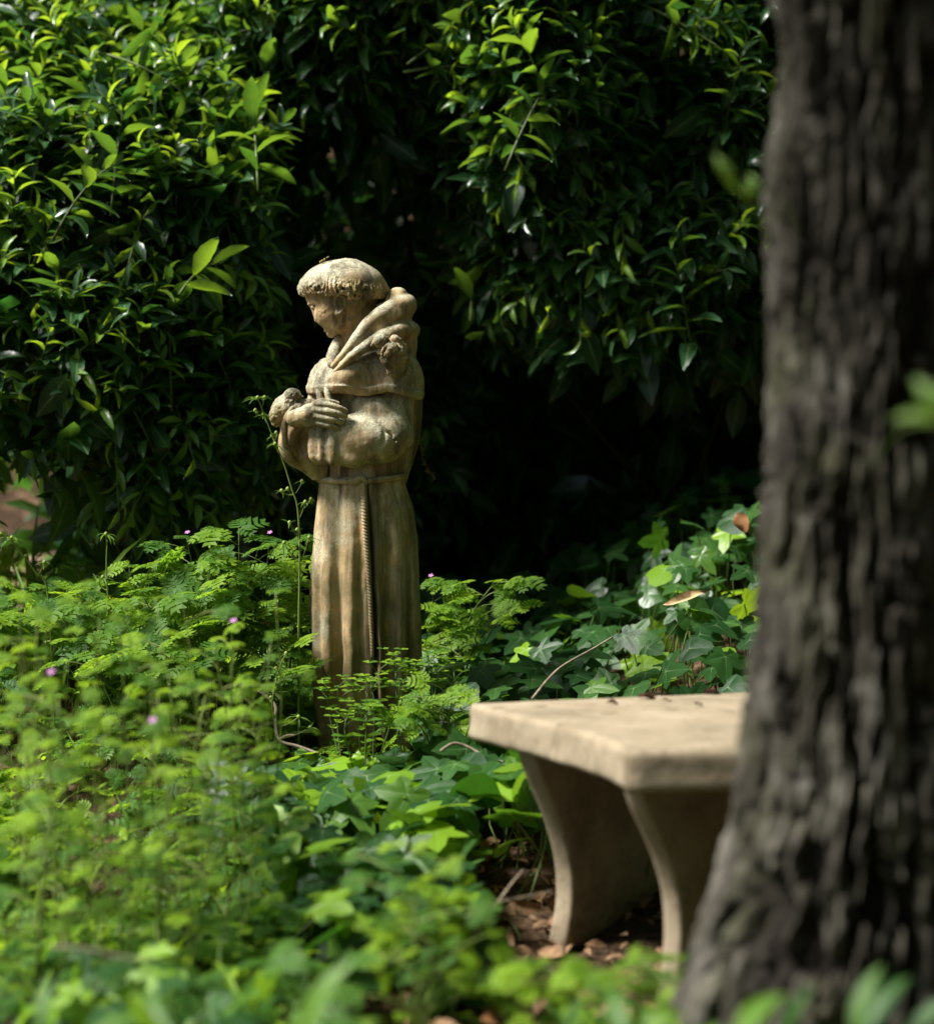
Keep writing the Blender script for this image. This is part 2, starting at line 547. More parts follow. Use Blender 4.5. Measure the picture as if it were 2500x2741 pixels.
    low = smooth01((24 - q + 7 * vnoise(th * 9, 0.1, 0.2, 15)) / 22)
    f = f + 2.0 * low - 5.2 * strands * low * (0.25 + 0.75 * fr) - 5.5 * tuft * low * (1.3 - fr) - 3.0 * low * (1 - fr) + 34 * pits * smooth01((6 - q) / 14) * (1.35 - fr)
    H.f = f * 0.8
    hair = stone('hair', H, head)
    # --- hood: a thick folded collar that rises behind the neck
    S = Solid(875, 1136, 760, 1015, -140, 125, 1.9)
    S.add(S.chain([P(899, 984, -100), P(918, 964, -108), P(946, 932, -106), P(972, 898, -100), P(1002, 866, -88), P(1040, 840, -70), P(1072, 822, -34), P(1088, 816, 10),
                   P(1076, 812, 58), P(1030, 822, 90), P(975, 850, 92), P(930, 895, 74), P(898, 935, 20), P(888, 955, -40), P(893, 978, -92)],
                  [7, 10, 14, 18, 22, 26, 28, 29, 28, 22, 18, 15, 12, 12, 10], 44), 0)
    S.add(S.ell(P(1086, 822, -12), (27, 28, 46)), 8)
    S.add(S.ell(P(1050, 880, 0), (56, 84, 84)), 10)
    S.add(S.chain([P(1060, 850, -62), P(1010, 890, -84), P(960, 935, -92)], [26, 24, 18], 14), 8)
    S.add(S.ell(P(1048, 838, 14), (42, 74, 70), -22), 6)                            # inside of the hood behind the nape
    S.cut(S.cap(P(965, 790, -6), P(955, 965, -6), 72, 62), 6)                         # opening round the neck
    S.add(S.chain([P(904, 998, -104), P(930, 976, -114), P(962, 950, -116), P(998, 925, -112), P(1036, 905, -100), P(1075, 890, -72), P(1098, 884, -20), P(1096, 884, 40), P(1060, 895, 85), P(1000, 915, 100)],
                  [6, 10, 13, 16, 19, 22, 24, 24, 24, 20], 36), 5)
    S.add(S.chain([P(1094, 884, -34), P(1098, 925, -30), P(1092, 972, -34)], [22, 20, 18], 8), 8)
    S.add(S.chain([P(1080, 880, 30), P(1080, 960, 40)], [30, 34]), 10)
    S.cut(S.chain([P(960, 936, -132), P(1000, 903, -128), P(1040, 876, -112), P(1084, 856, -70), P(1116, 858, -24), P(1116, 862, 30)], [4, 4.5, 5, 6, 7, 6], 16), 5)
    S.add(S.chain([P(897, 978, -84), P(899, 945, -50), P(910, 912, -8)], [12, 18, 16], 10), 6)                      # far side of the collar
    S.weather(1.2, 18)
    stone('hood', S)
    # --- shoulder cape with an undercut hem
    S = Solid(815, 1145, 905, 1090, -150, 135, 2.2)
    S.add(S.ell(P(1000, 1035, 5), (133, 112, 112)), 0)
    S.add(S.ell(P(1060, 1020, -18), (71, 90, 92)), 20)
    S.add(S.ell(P(888, 1040, -20), (62, 84, 82)), 22)
    S.add(S.ell(P(940, 1010, -70), (60, 50, 52)), 20)
    x = S.U + 980
    hem = np.interp(x, [815, 850, 890, 930, 960, 990, 1015, 1040, 1070, 1100, 1150], [1052, 1058, 1054, 1056, 1060, 1062, 1056, 1051, 1056, 1066, 1074]) + 6 * np.clip(S.W / 100, -0.2, 1)
    S.keep((FOOT - hem) - S.V, 9)
    S.add(np.maximum(np.abs(S.V - (FOOT - hem) - 9) - 8, S.f - 2.0) , 10)
    S.cut(S.chain([P(894, 985, -104), P(889, 1010, -110), P(893, 1050, -112)], [3, 3, 2.5]), 8)
    S.weather(1.5, 22, 11)
    lf = smooth01((880 - x) / 30)
    S.f = S.f + lf * 2.4 * vnoise(S.U / 8, S.W / 8, S.V / 11, 21)
    stone('shoulder_cape', S)
    # --- trunk of the body and the long back of the mantle
    S = Solid(800, 1145, 1000, 1305, -105, 125, 2.4)
    S.add(S.ell(P(975, 1170, 15), (118, 210, 86)), 0)
    S.add(S.cap(P(968, 1190, 10), P(970, 1300, 4), 96, 104, 0.82), 12)
    S.add(S.ell(P(870, 1120, -10), (52, 110, 66)), 14)
    S.add(S.chain([P(1060, 1010, 50), P(1072, 1100, 52), P(1066, 1180, 50), P(1052, 1250, 42), P(1042, 1292, 34)], [68, 58, 54, 46, 42], 12), 8)
    S.weather(1.2, 20)
    stone('torso', S)
    # --- the near sleeve, a full bell gathered over the forearm
    S = Solid(822, 1120, 1030, 1270, -172, 60, 2.1)
    S.add(S.cap(P(1062, 1045, -22), P(1050, 1175, -52), 48, 56), 0)
    S.add(S.ell(P(1000, 1176, -66), (102, 74, 74), 6), 26)
    S.add(S.ell(P(948, 1176, -84), (62, 66, 56), 10), 16)
    S.add(S.ell(P(1005, 1100, -62), (62, 44, 48), -20), 16)
    S.add(S.chain([P(848, 1130, -104), P(848, 1200, -112), P(855, 1240, -108)], [12, 15, 15], 8), 9)
    S.add(S.chain([P(868, 1130, -110), P(869, 1205, -120), P(874, 1248, -116)], [11, 13, 14], 8), 9)
    S.add(S.chain([P(898, 1120, -114), P(898, 1205, -126), P(899, 1252, -120)], [14, 16, 17], 8), 10)
    S.add(S.cap(P(905, 1210, -100), P(950, 1225, -100), 34, 36), 10)
    S.cut(S.chain([P(883, 1150, -142), P(884, 1200, -143), P(887, 1246, -140)], [4, 4.5, 5], 8), 5)
    S.cut(S.chain([P(858, 1165, -130), P(860, 1215, -133)], [3, 4]), 5)
    S.cut(S.chain([P(912, 1160, -145), P(913, 1215, -147), P(925, 1246, -140)], [3, 4, 3], 8), 8)
    S.cut(S.chain([P(986, 1062, -118), P(984, 1085, -117), P(974, 1100, -122)], [3, 3, 2.5]), 4)
    S.cut(S.chain([P(1018, 1112, -130), P(1035, 1150, -134), P(1030, 1190, -136)], [4, 5, 3], 8), 9)
    S.cut(S.chain([P(990, 1070, -118), P(1010, 1112, -126), P(1032, 1142, -130), P(1062, 1180, -118)], [3, 4.5, 4, 3], 10), 7)
    S.cut(S.chain([P(1072, 1090, -70), P(1060, 1130, -92), P(1046, 1158, -112)], [4, 5, 3], 8), 8)
    S.cut(S.chain([P(930, 1180, -150), P(960, 1215, -142), P(1000, 1236, -120)], [3, 5, 3], 8), 9)
    S.cut(S.chain([P(985, 1072, -112), P(1010, 1064, -106), P(1050, 1062, -88)], [3.5, 4, 4], 8), 5)
    low = np.interp(S.U + 980, [820, 850, 880, 905, 950, 1010, 1050, 1080, 1120], [1236, 1242, 1246, 1250, 1254, 1254, 1242, 1222, 1180])
    S.keep((FOOT - low) - S.V, 18)
    S.weather(1.6, 24, 31)
    stone('sleeve', S)
    # --- the far sleeve with its wide open cuff
    S = Solid(735, 880, 1070, 1285, -140, 60, 1.9)
    S.add(S.ell(P(806, 1172, -28), (56, 78, 76), -6), 0)
    S.add(S.cap(P(800, 1195, -40), P(858, 1262, -30), 46, 30), 16)
    S.add(S.cap(P(785, 1125, -60), P(840, 1085, -20), 34, 44), 12)
    S.cut(S.ell(P(832, 1182, -118), (44, 58, 52), -8), 6)
    S.add(S.chain([P(792, 1096, -104), P(778, 1118, -108), P(772, 1150, -108), P(775, 1188, -104), P(786, 1226, -92), P(806, 1247, -74)], [7, 8, 8, 8, 8, 8], 22), 5)
    S.cut(S.chain([P(764, 1120, -92), P(757, 1160, -92), P(762, 1205, -82)], [3, 3.5, 3], 8), 9)
    S.weather(1.3, 18, 41)
    stone('sleeve', S)
    # --- hand laid over the breast, four long fingers and a thumb
    Hn = Solid(772, 950, 1030, 1170, -160, -60, 1.2)
    Hn.add(Hn.cap(P(798, 1122, -112), P(838, 1110, -126), 23, 25, 0.85), 0)
    Hn.add(Hn.cap(P(838, 1104, -126), P(862, 1102, -132), 20, 14, 0.8), 8)
    Hn.add(Hn.cap(P(836, 1126, -124), P(860, 1128, -130), 20, 14, 0.8), 8)
    Hn.add(Hn.chain([P(856, 1084, -134), P(888, 1087, -139), P(914, 1094, -138), P(934, 1102, -130)], [9.5, 9, 8, 6.5], 12), 5)
    Hn.add(Hn.chain([P(856, 1100, -137), P(890, 1104, -143), P(914, 1110, -141), P(933, 1117, -133)], [9.5, 9, 8.2, 6.8], 12), 4.5)
    Hn.add(Hn.chain([P(854, 1116, -137), P(885, 1122, -142), P(906, 1127, -141), P(923, 1132, -133)], [9.5, 9, 8, 6.8], 12), 4.5)
    Hn.add(Hn.chain([P(850, 1132, -132), P(876, 1138, -138), P(895, 1142, -138), P(910, 1146, -131)], [9, 8.5, 7.8, 6.5], 12), 4.5)
    Hn.add(Hn.chain([P(842, 1094, -128), P(866, 1078, -130), P(892, 1077, -128), P(912, 1082, -124)], [11, 8.5, 7, 5.5], 12), 3)
    Hn.add(Hn.chain([P(866, 1074, -112), P(862, 1058, -108), P(858, 1048, -102)], [9, 7.5, 5], 8), 3)
    Hn.add(Hn.chain([P(888, 1072, -112), P(884, 1056, -110), P(880, 1044, -106)], [9, 8, 5], 8), 3)
    Hn.weather(0.7, 8, 51)
    stone('hand', Hn)
    # --- carved birds: one perched on the wrist, one on the shoulder
    B = Solid(722, 840, 1028, 1150, -110, 0, 1.2)
    B.add(B.ell(P(768, 1098, -56), (36, 44, 38), -28), 0)
    B.add(B.ell(P(788, 1062, -58), (24, 22, 22)), 5)
    B.add(B.cap(P(806, 1060, -64), P(816, 1064, -66), 7, 3), 3)
    B.cut(B.chain([P(778, 1068, -82), P(795, 1070, -84), P(812, 1067, -78)], [2.5, 3, 2.5]), 4)
    B.cut(B.ell(P(788, 1058, -80), (3.5, 3, 4)), 2)
    B.add(B.ell(P(784, 1058, -78), (3, 2.5, 3)), 1)
    B.add(B.ell(P(800, 1098, -66), (26, 20, 24), -10), 4)
    B.add(B.ell(P(752, 1106, -80), (20, 32, 14), -24), 3)
    B.add(B.cap(P(745, 1112, -50), P(744, 1132, -50), 20, 12), 6)
    mk = smooth01((B.V < FOOT - 1068) * 1.0)
    B.f = B.f + mk * (1.5 * vnoise(B.U / 6, B.W / 6, B.V / 7, 61)) + 0.9 * vnoise(B.U / 3.2, B.W / 3.2, B.V / 3.2, 62)
    stone('carved_bird', B)
    B = Solid(992, 1118, 888, 1034, -195, -40, 1.3)
    B.add(B.ell(P(1026, 920, -146), (21, 19, 21)), 0)
    B.add(B.ell(P(1058, 958, -132), (36, 40, 34), 30), 3)
    B.add(B.ell(P(1050, 946, -158), (25, 21, 16), 30), 1.5)
    B.add(B.cap(P(1076, 962, -140), P(1104, 976, -124), 18, 5), 3)
    B.add(B.ell(P(1068, 990, -122), (31, 24, 26), 30), 3)
    B.add(B.cap(P(1062, 918, -134), P(1082, 936, -126), 15, 13), 2)
    B.add(B.ell(P(1026, 950, -140), (11, 11, 12)), 2)
    B.cut(B.chain([P(1044, 930, -172), P(1034, 952, -164), P(1032, 978, -156)], [4, 4.5, 4]), 3)
    B.cut(B.chain([P(1052, 976, -168), P(1076, 968, -164), P(1094, 954, -146)], [4, 4, 4]), 3)
    B.cut(B.chain([P(1050, 916, -158), P(1056, 930, -162), P(1078, 944, -152)], [3.5, 3.5, 3]), 3)
    B.add(B.cap(P(1009, 925, -150), P(1001, 933, -150), 6, 2.5), 2)
    B.f = B.f + 1.3 * vnoise(B.U / 7, B.W / 7, B.V / 7, 71) + 0.8 * vnoise(B.U / 3.2, B.W / 3.2, B.V / 3.2, 72)
    stone('carved_bird', B)
    # --- skirt of the robe, swept round with deep folds
    ys = np.array([1276, 1304, 1360, 1444, 1542, 1600, 1659, 1700, 1768, 1858, 1930, 1995.])
    Ls = np.array([857, 853, 847, 841, 836, 836, 837, 838, 841, 842, 852, 856.])
    Rs = np.array([1084, 1089, 1107, 1117, 1122, 1124, 1126, 1128, 1131, 1136, 1139, 1140.])
    nz, nt = 300, 420
    yy = np.linspace(1276, 1995, nz)[:, None]
    L, R = np.interp(yy, ys, Ls), np.interp(yy, ys, Rs)
    cx, a = (L + R) / 2, (R - L) / 2
    t = np.linspace(0, 2 * np.pi, nt, endpoint=False)[None]
    ct, st_ = np.cos(t), np.sin(t)
    dep = 0.80 * a
    u = (1 - ct) / 2                                               # 0 at the left edge, 1 at the right, front and back alike
    frontside = smooth01(st_ * 3 + 0.5)
    k = smooth01((yy - 1290) / 520)
    wob = 0.012 * np.sin(yy / 90.0) + 0.008 * vnoise(yy / 60, 0, 0, 3)
    gc = np.interp(yy, [1290, 1444, 1700, 1900], [0.578, 0.565, 0.592, 0.588])
    def g(c, s_): return np.exp(-((u + wob - c) / s_) ** 2)
    fold = 6 * g(0.035, .025) - 4 * g(0.085, .02) + 10 * g(0.15, .05) - 15 * g(0.25, .055) + 11 * g(0.37, .07) - 7 * g(0.46, .03)
    fold = fold - 30 * g(gc, .016) + 6 * g(0.635, .04) - 16 * g(0.715, .055) + 9 * g(0.81, .06) - 8 * g(0.89, .02) + 5 * g(0.94, .02)
    small = 5 * g(0.19, .02) + 5 * g(0.31, .02) - 4 * g(0.42, .015)
    back = 10 * np.sin(t * 11 + 0.6)
    lump = 3 * vnoise(ct * 2.2 + 5, st_ * 2.2, yy / 110, 17) + 1.0 * vnoise(ct * 9, st_ * 9, yy / 26, 18)
    disp = (fold * (0.28 + 0.9 * k) + small * k) * frontside + back * k * (1 - frontside) + lump
    groove = -9 * g(gc, .016) * smooth01((yy - 1296) / 20) * frontside
    disp = disp + groove
    X = cx - (a) * ct * (1 + disp / 150)
    Wd = -(dep * st_) * (1 + disp / 95)
    waist = np.exp(-((yy - 1286) / 9.0) ** 2) * 4
    V = np.stack([X - 980, Wd + waist * np.sign(Wd) * 0, np.broadcast_to(FOOT - yy, X.shape)], -1).reshape(-1, 3) / SU
    i = np.arange(nz - 1)[:, None] * nt; j = np.arange(nt)[None]; j2 = (j + 1) % nt
    Q = np.stack([i + j, i + nt + j, i + nt + j2, i + j2], -1).reshape(-1, 4)
    skirt = link('robe_skirt', mesh_np('robe_skirt', V, Q), TERRA, statue)
    # far panel of the robe showing at the left, chipped off at the bottom
    K = Solid(808, 905, 1380, 1690, -20, 90, 2.0)
    K.add(K.chain([P(868, 1300, 26), P(857, 1440, 28), P(848, 1560, 30), P(842, 1690, 32)], [14, 18, 20, 24], 14), 0)
    xe = np.interp(FOOT - K.V, [1380, 1500, 1600, 1655, 1662, 1690], [842, 832, 824, 820, 826, 838])
    K.keep(xe - (K.U + 980), 3)
    K.keep((FOOT - 1672 + 4 * np.sin(K.U / 7)) - K.V, 3)
    K.weather(1.0, 14)
    stone('robe_back_panel', K)
    # --- rope girdle with its knot and hanging end, both twisted
    def rope(path, rad, turns, strands=3, depth=0.2, nn=14):
        Pp = np.asarray(path, float); m_ = len(Pp)
        T = np.gradient(Pp, axis=0); T /= np.linalg.norm(T, axis=1)[:, None]
        ref = np.array([0, 1.0, 0]) if abs(T[0][1]) < 0.7 else np.array([0, 0, 1.0])
        A = np.cross(T, ref); A /= np.linalg.norm(A, axis=1)[:, None]
        Bv = np.cross(T, A)
        s_ = np.linspace(0, turns * 2 * np.pi, m_)[:, None]
        an = np.linspace(0, 2 * np.pi, nn, endpoint=False)[None]
        rr = np.broadcast_to(np.asarray(rad, float), (m_,))[:, None] * (1 - depth + depth * 2 * np.abs(np.sin((s_ + an) * strands / 2)))
        Vv = Pp[:, None] + rr[..., None] * (np.cos(an)[..., None] * A[:, None] + np.sin(an)[..., None] * Bv[:, None])
        i_ = np.arange(m_ - 1)[:, None] * nn; j_ = np.arange(nn)[None]; jn = (j_ + 1) % nn
        Qq = np.stack([i_ + j_, i_ + jn, i_ + nn + jn, i_ + nn + j_], -1).reshape(-1, 4)
        return Vv.reshape(-1, 3) / SU, Qq
    tt = np.linspace(0, 2 * np.pi, 420)
    belt = np.stack([969 - 980 + 114 * np.cos(tt), -96 * np.sin(tt), FOOT - (1283 + 5 * np.sin(tt) - 9 * np.cos(tt) * (np.cos(tt) > 0))], 1)
    V, Q = rope(belt, 7.5, 34, 3, 0.12)
    link('girdle', mesh_np('girdle', V, Q), TERRA, statue)
    cy = np.array([1290, 1304, 1350, 1398, 1466, 1527, 1598, 1692, 1749, 1780, 1800.])
    cu = np.array([974, 978, 981, 984, 989, 993, 997, 1001, 1003, 1006, 1007.])
    yl = np.linspace(1290, 1800, 380)
    xl = np.interp(yl, cy, cu)
    Lr, Rr = np.interp(yl, ys, Ls), np.interp(yl, ys, Rs)
    cxr, ar = (Lr + Rr) / 2, (Rr - Lr) / 2
    wl = np.empty_like(yl)
    fr_ = slice(int(nt * 0.1), int(nt * 0.4))
    for q_ in range(len(yl)):
        row = int(round((yl[q_] - 1276) / 719 * (nz - 1)))
        wl[q_] = np.interp(xl[q_], X[row, fr_], Wd[row, fr_])
    wl = np.convolve(np.pad(wl, 10, mode='edge'), np.ones(21) / 21, 'valid') - 3.0
    V, Q = rope(np.stack([xl - 980, wl, FOOT - yl], 1), np.interp(yl, [1290, 1400, 1560, 1740, 1800], [9, 8.5, 6.5, 5.5, 2.5]), 30, 2, 0.13)
    link('hanging_rope', mesh_np('hanging_rope', V, Q), TERRA, statue)
    N = Solid(945, 1005, 1262, 1312, -135, -70, 1.2)
    N.add(N.ell(P(965, 1283, -104), (10, 9, 9)), 0)
    N.add(N.chain([P(958, 1284, -100), P(975, 1280, -104), P(984, 1290, -98), P(977, 1302, -95)], [6, 7, 7, 6], 10), 3)
    N.weather(0.8, 6)
    stone('rope_knot', N)
    Bs = Solid(815, 1165, 1955, 2045, -125, 125, 4.0)
    Bs.add(Bs.ell(P(990, 2000, 0), (168, 30, 118)), 0)
    Bs.keep((FOOT - 1976) - Bs.V, 4)
    Bs.weather(2, 26)
    stone('plinth', Bs)
carve_statue()
# ------------------------------------------------------------ the curved stone bench
def stone_pale():
    m = NT('pale_cast_stone')
    co = m.coords('Object')
    a = m.noise(co, 9, 6, 0.6); b = m.noise(co, 55, 4, 0.6); f = m.noise(co, 320, 3, 0.6)
    c = m.ramp(a, [(0.3, (0.235, 0.185, 0.122)), (0.55, (0.315, 0.255, 0.175)), (0.8, (0.38, 0.32, 0.23))])
    c = m.mix(m.ramp(b, [(0.56, (0, 0, 0)), (0.72, (0.55, 0.55, 0.55))]), c, (0.15, 0.115, 0.07))
    s = m.noise(m.coords('Object', (1, 1, 0.5)), 21, 3, 0.5)
    c = m.mix(m.ramp(s, [(0.66, (0, 0, 0)), (0.74, (0.7, 0.7, 0.7))]), c, (0.09, 0.065, 0.04))
    g = m.noise(co, 5, 5, 0.7)                       # brown and green staining
    c = m.mix(m.ramp(g, [(0.48, (0, 0, 0)), (0.68, (0.6, 0.6, 0.6))]), c, (0.105, 0.09, 0.05))
    tc = m.n('NewGeometry'); sx = m.n('SeparateXYZ'); m.t.links.new(tc.outputs['Position'], sx.inputs[0])
    sp = m.math('ADD', m.math('MULTIPLY', sx.outputs[2], -5.0), m.math('ADD', 0.55, m.math('MULTIPLY', b, 0.8)))
    c = m.mix(m.ramp(sp, [(0.35, (0, 0, 0)), (0.9, (0.75, 0.75, 0.75))]), c, (0.10, 0.066, 0.038))      # soil splashed up the feet
    h = m.math('ADD', m.math('MULTIPLY', f, 0.4), b)
    return m.finish(c, 0.85, m.bump(h, 0.35, 0.004), 0.2)
STONE = stone_pale()
SEAT_Z = 0.43

def round_slab(outline, z0, z1, r, steps=4):
    """extruded outline with a worn rounded arris above and below; outline counterclockwise"""
    P2 = np.asarray(outline, float); n = len(P2)
    nrm = np.roll(P2, -1, 0) - np.roll(P2, 1, 0)
    nrm = np.stack([nrm[:, 1], -nrm[:, 0]], 1); nrm /= np.linalg.norm(nrm, axis=1)[:, None] + 1e-9
    rows = []
    for k in range(steps + 1):
        a = k / steps * math.pi / 2
        rows.append((r * (1 - math.sin(a)), z0 + r * (1 - math.cos(a)))) if False else rows.append((r * (1 - math.sin(a)), z0 + r - r * math.cos(a)))
    for k in range(3):
        rows.append((0, z0 + r + (z1 - z0 - 2 * r) * (k + 1) / 4))
    for k in range(steps + 1):
        a = k / steps * math.pi / 2
        rows.append((r * (1 - math.cos(a)), z1 - r + r * math.sin(a)))
    V = []
    for ins, z in rows:
        q = P2 - nrm * ins
        wv = 0.0026 * vnoise(q[:, 0] * 30, q[:, 1] * 30, z * 30, 5) + 0.0012 * vnoise(q[:, 0] * 90, q[:, 1] * 90, z * 90, 7)
        q = q + nrm * wv[:, None]
        V.append(np.column_stack([q, np.full(n, z) + (0.0 if abs(z - z0) < 1e-6 or abs(z - z1) < 1e-6 else 0.001) * vnoise(q[:, 0] * 18, q[:, 1] * 18, z * 18, 6)]))
    V = np.concatenate(V)
    m_ = len(rows)
    i = np.arange(m_ - 1)[:, None] * n; j = np.arange(n)[None]; jn = (j + 1) % n
    Fq = tri(np.stack([i + j, i + jn, i + n + jn, i + n + j], -1).reshape(-1, 4))
    # caps
    for row, flip in ((0, True), (m_ - 1, False)):
        rim = row * n + np.arange(n)
        ring = len(V) + np.arange(n)                         # own vertices, so that the flat top shades flat
        V = np.concatenate([V, V[rim]])
        f = ring[np.array(tessellate_polygon([[Vector((p[0], p[1], 0)) for p in V[ring]]]))]
        a_, b_, c_ = V[f[:, 0]], V[f[:, 1]], V[f[:, 2]]
        cw = ((b_[:, 0] - a_[:, 0]) * (c_[:, 1] - a_[:, 1]) - (b_[:, 1] - a_[:, 1]) * (c_[:, 0] - a_[:, 0])) < 0
        f[cw] = f[cw][:, ::-1]
        Fq = np.concatenate([Fq, f[:, ::-1] if flip else f])
    return V, Fq

def build_bench():
    root = thing('stone_bench', (0.25, 3.2, 0.0), 'pale curved concrete garden bench half hidden by the dark tree trunk', 'bench')
    off = np.array([0.25, 3.2, 0.0])
    # concave front edge from the far corner to the near corner, then round the outer side back
    inner = catmull([(0.004, 3.545), (0.078, 3.388), (0.138, 3.272), (0.186, 3.165), (0.214, 3.075), (0.228, 2.985)], 40)
    end_near = np.linspace((0.228, 2.985), (0.62, 3.02), 14)[1:]
    outer = catmull([(0.62, 3.02), (0.635, 3.25), (0.60, 3.50), (0.515, 3.715)], 30)[1:]
    end_far = np.linspace((0.515, 3.715), (0.004, 3.545), 16)[1:-1]
    out = np.concatenate([inner, end_near, outer, end_far])
    V, Fq = round_slab(out, SEAT_Z - 0.063, SEAT_Z, 0.012)
    link('seat', mesh_np('seat', V - off, Fq), STONE, root)
    # two curved panel legs; the front edge follows the outline read off the photograph
    def leg(x0, y0, prof, pdir, width, t):
        pd = np.array(pdir) / np.linalg.norm(pdir)
        nd = np.array([pd[1], -pd[0]])
        prof = np.asarray(prof, float)
        zz = np.linspace(prof[0, 0], prof[-1, 0], 40)
        s = np.interp(zz, prof[::-1, 0], prof[::-1, 1])
        s = np.convolve(np.pad(s, 4, mode='edge'), np.ones(9) / 9, 'valid')
        sb = width - s * 0.85                                 # mirrored back edge
        ns = 12
        V = []
        rr = 0.007
        sec = []
        for k, z in enumerate(zz):
            a_, b_ = s[k], sb[k]
            ring = [(a_, -t / 2 + rr), (a_ + rr * .3, -t / 2 + rr * .3), (a_ + rr, -t / 2)]
            ring += [(a_ + rr + (b_ - a_ - 2 * rr) * q, -t / 2) for q in (0.33, 0.66)]
            ring += [(b_ - rr, -t / 2), (b_, -t / 2 + rr), (b_, t / 2 - rr), (b_ - rr, t / 2)]
            ring += [(a_ + rr + (b_ - a_ - 2 * rr) * q, t / 2) for q in (0.66, 0.33)]
            ring += [(a_ + rr, t / 2), (a_ + rr * .3, t / 2 - rr * .3), (a_, t / 2 - rr)]
            for (u_, v_) in ring:
                w_ = 0.0015 * float(vnoise(u_ * 25, v_ * 25, z * 25, 8))
                p2 = np.array([x0, y0]) + pd * (u_ + w_) + nd * v_
                V.append((p2[0], p2[1], z))
        V = np.array(V); n = len(ring); m_ = len(zz)
        i = np.arange(m_ - 1)[:, None] * n; j = np.arange(n)[None]; jn = (j + 1) % n
        Q = np.stack([i + j, i + n + j, i + n + jn, i + jn], -1).reshape(-1, 4)
        me = mesh_np('leg', V - off, Q)
        return link('leg', me, STONE, root)
    def prof_px(pts, Y, dx):
        base = pts[0][0]
        return [(CAM_Z - (y - HY) * Y / F_PX, (x - base) * Y / F_PX / dx) for x, y in pts]
    far = [(1400, 2000), (1403, 2030), (1437, 2110), (1475, 2213), (1498, 2300), (1508, 2370), (1509, 2425), (1502, 2495), (1485, 2560), (1474, 2620), (1470, 2660)]
    pf = prof_px(far, 3.41, 0.54)
    p0 = pix(1400, 2000, 3.41)
    leg(p0[0], p0[1], [(SEAT_Z - 0.057, 0)] + pf[1:], (0.58, 0.81), 0.66, 0.037)
    near = [(1680, 2090), (1682, 2118), (1714, 2190), (1748, 2268), (1776, 2344), (1792, 2409), (1799, 2458), (1800, 2523), (1798, 2615), (1780, 2700), (1768, 2780), (1766, 2830)]
    pn = prof_px(near, 3.01, 0.53)
    p1 = pix(1680, 2090, 3.01)
    leg(p1[0], p1[1], [(SEAT_Z - 0.057, 0)] + pn[2:], (0.60, 0.80), 0.36, 0.034)
build_bench()

# ------------------------------------------------------------ the rough-barked tree in front
def bark_material():
    m = NT('furrowed_bark')
    a = m.noise(m.coords('Object', (1, 1, 0.35)), 22, 6, 0.65)
    b = m.noise(m.coords('Object'), 8, 3, 0.5)
    f = m.noise(m.coords('Object', (1, 1, 0.4)), 110, 4, 0.6)
    c = m.ramp(a, [(0.3, (0.022, 0.019, 0.015)), (0.50, (0.056, 0.050, 0.040)), (0.72, (0.19, 0.178, 0.15))])
    c = m.mix(m.ramp(b, [(0.5, (0, 0, 0)), (0.7, (0.5, 0.5, 0.5))]), c, (0.085, 0.09, 0.045))
    at = m.n('Attribute', attribute_name='furrow')
    c = m.mix(at.outputs['Fac'], c, (0.010, 0.007, 0.006))
    return m.finish(c, 0.92, m.bump(f, 0.6, 0.006), 0.12)
BARK = bark_material()
TREE_AT = np.array([0.463, 2.4, 0.0])

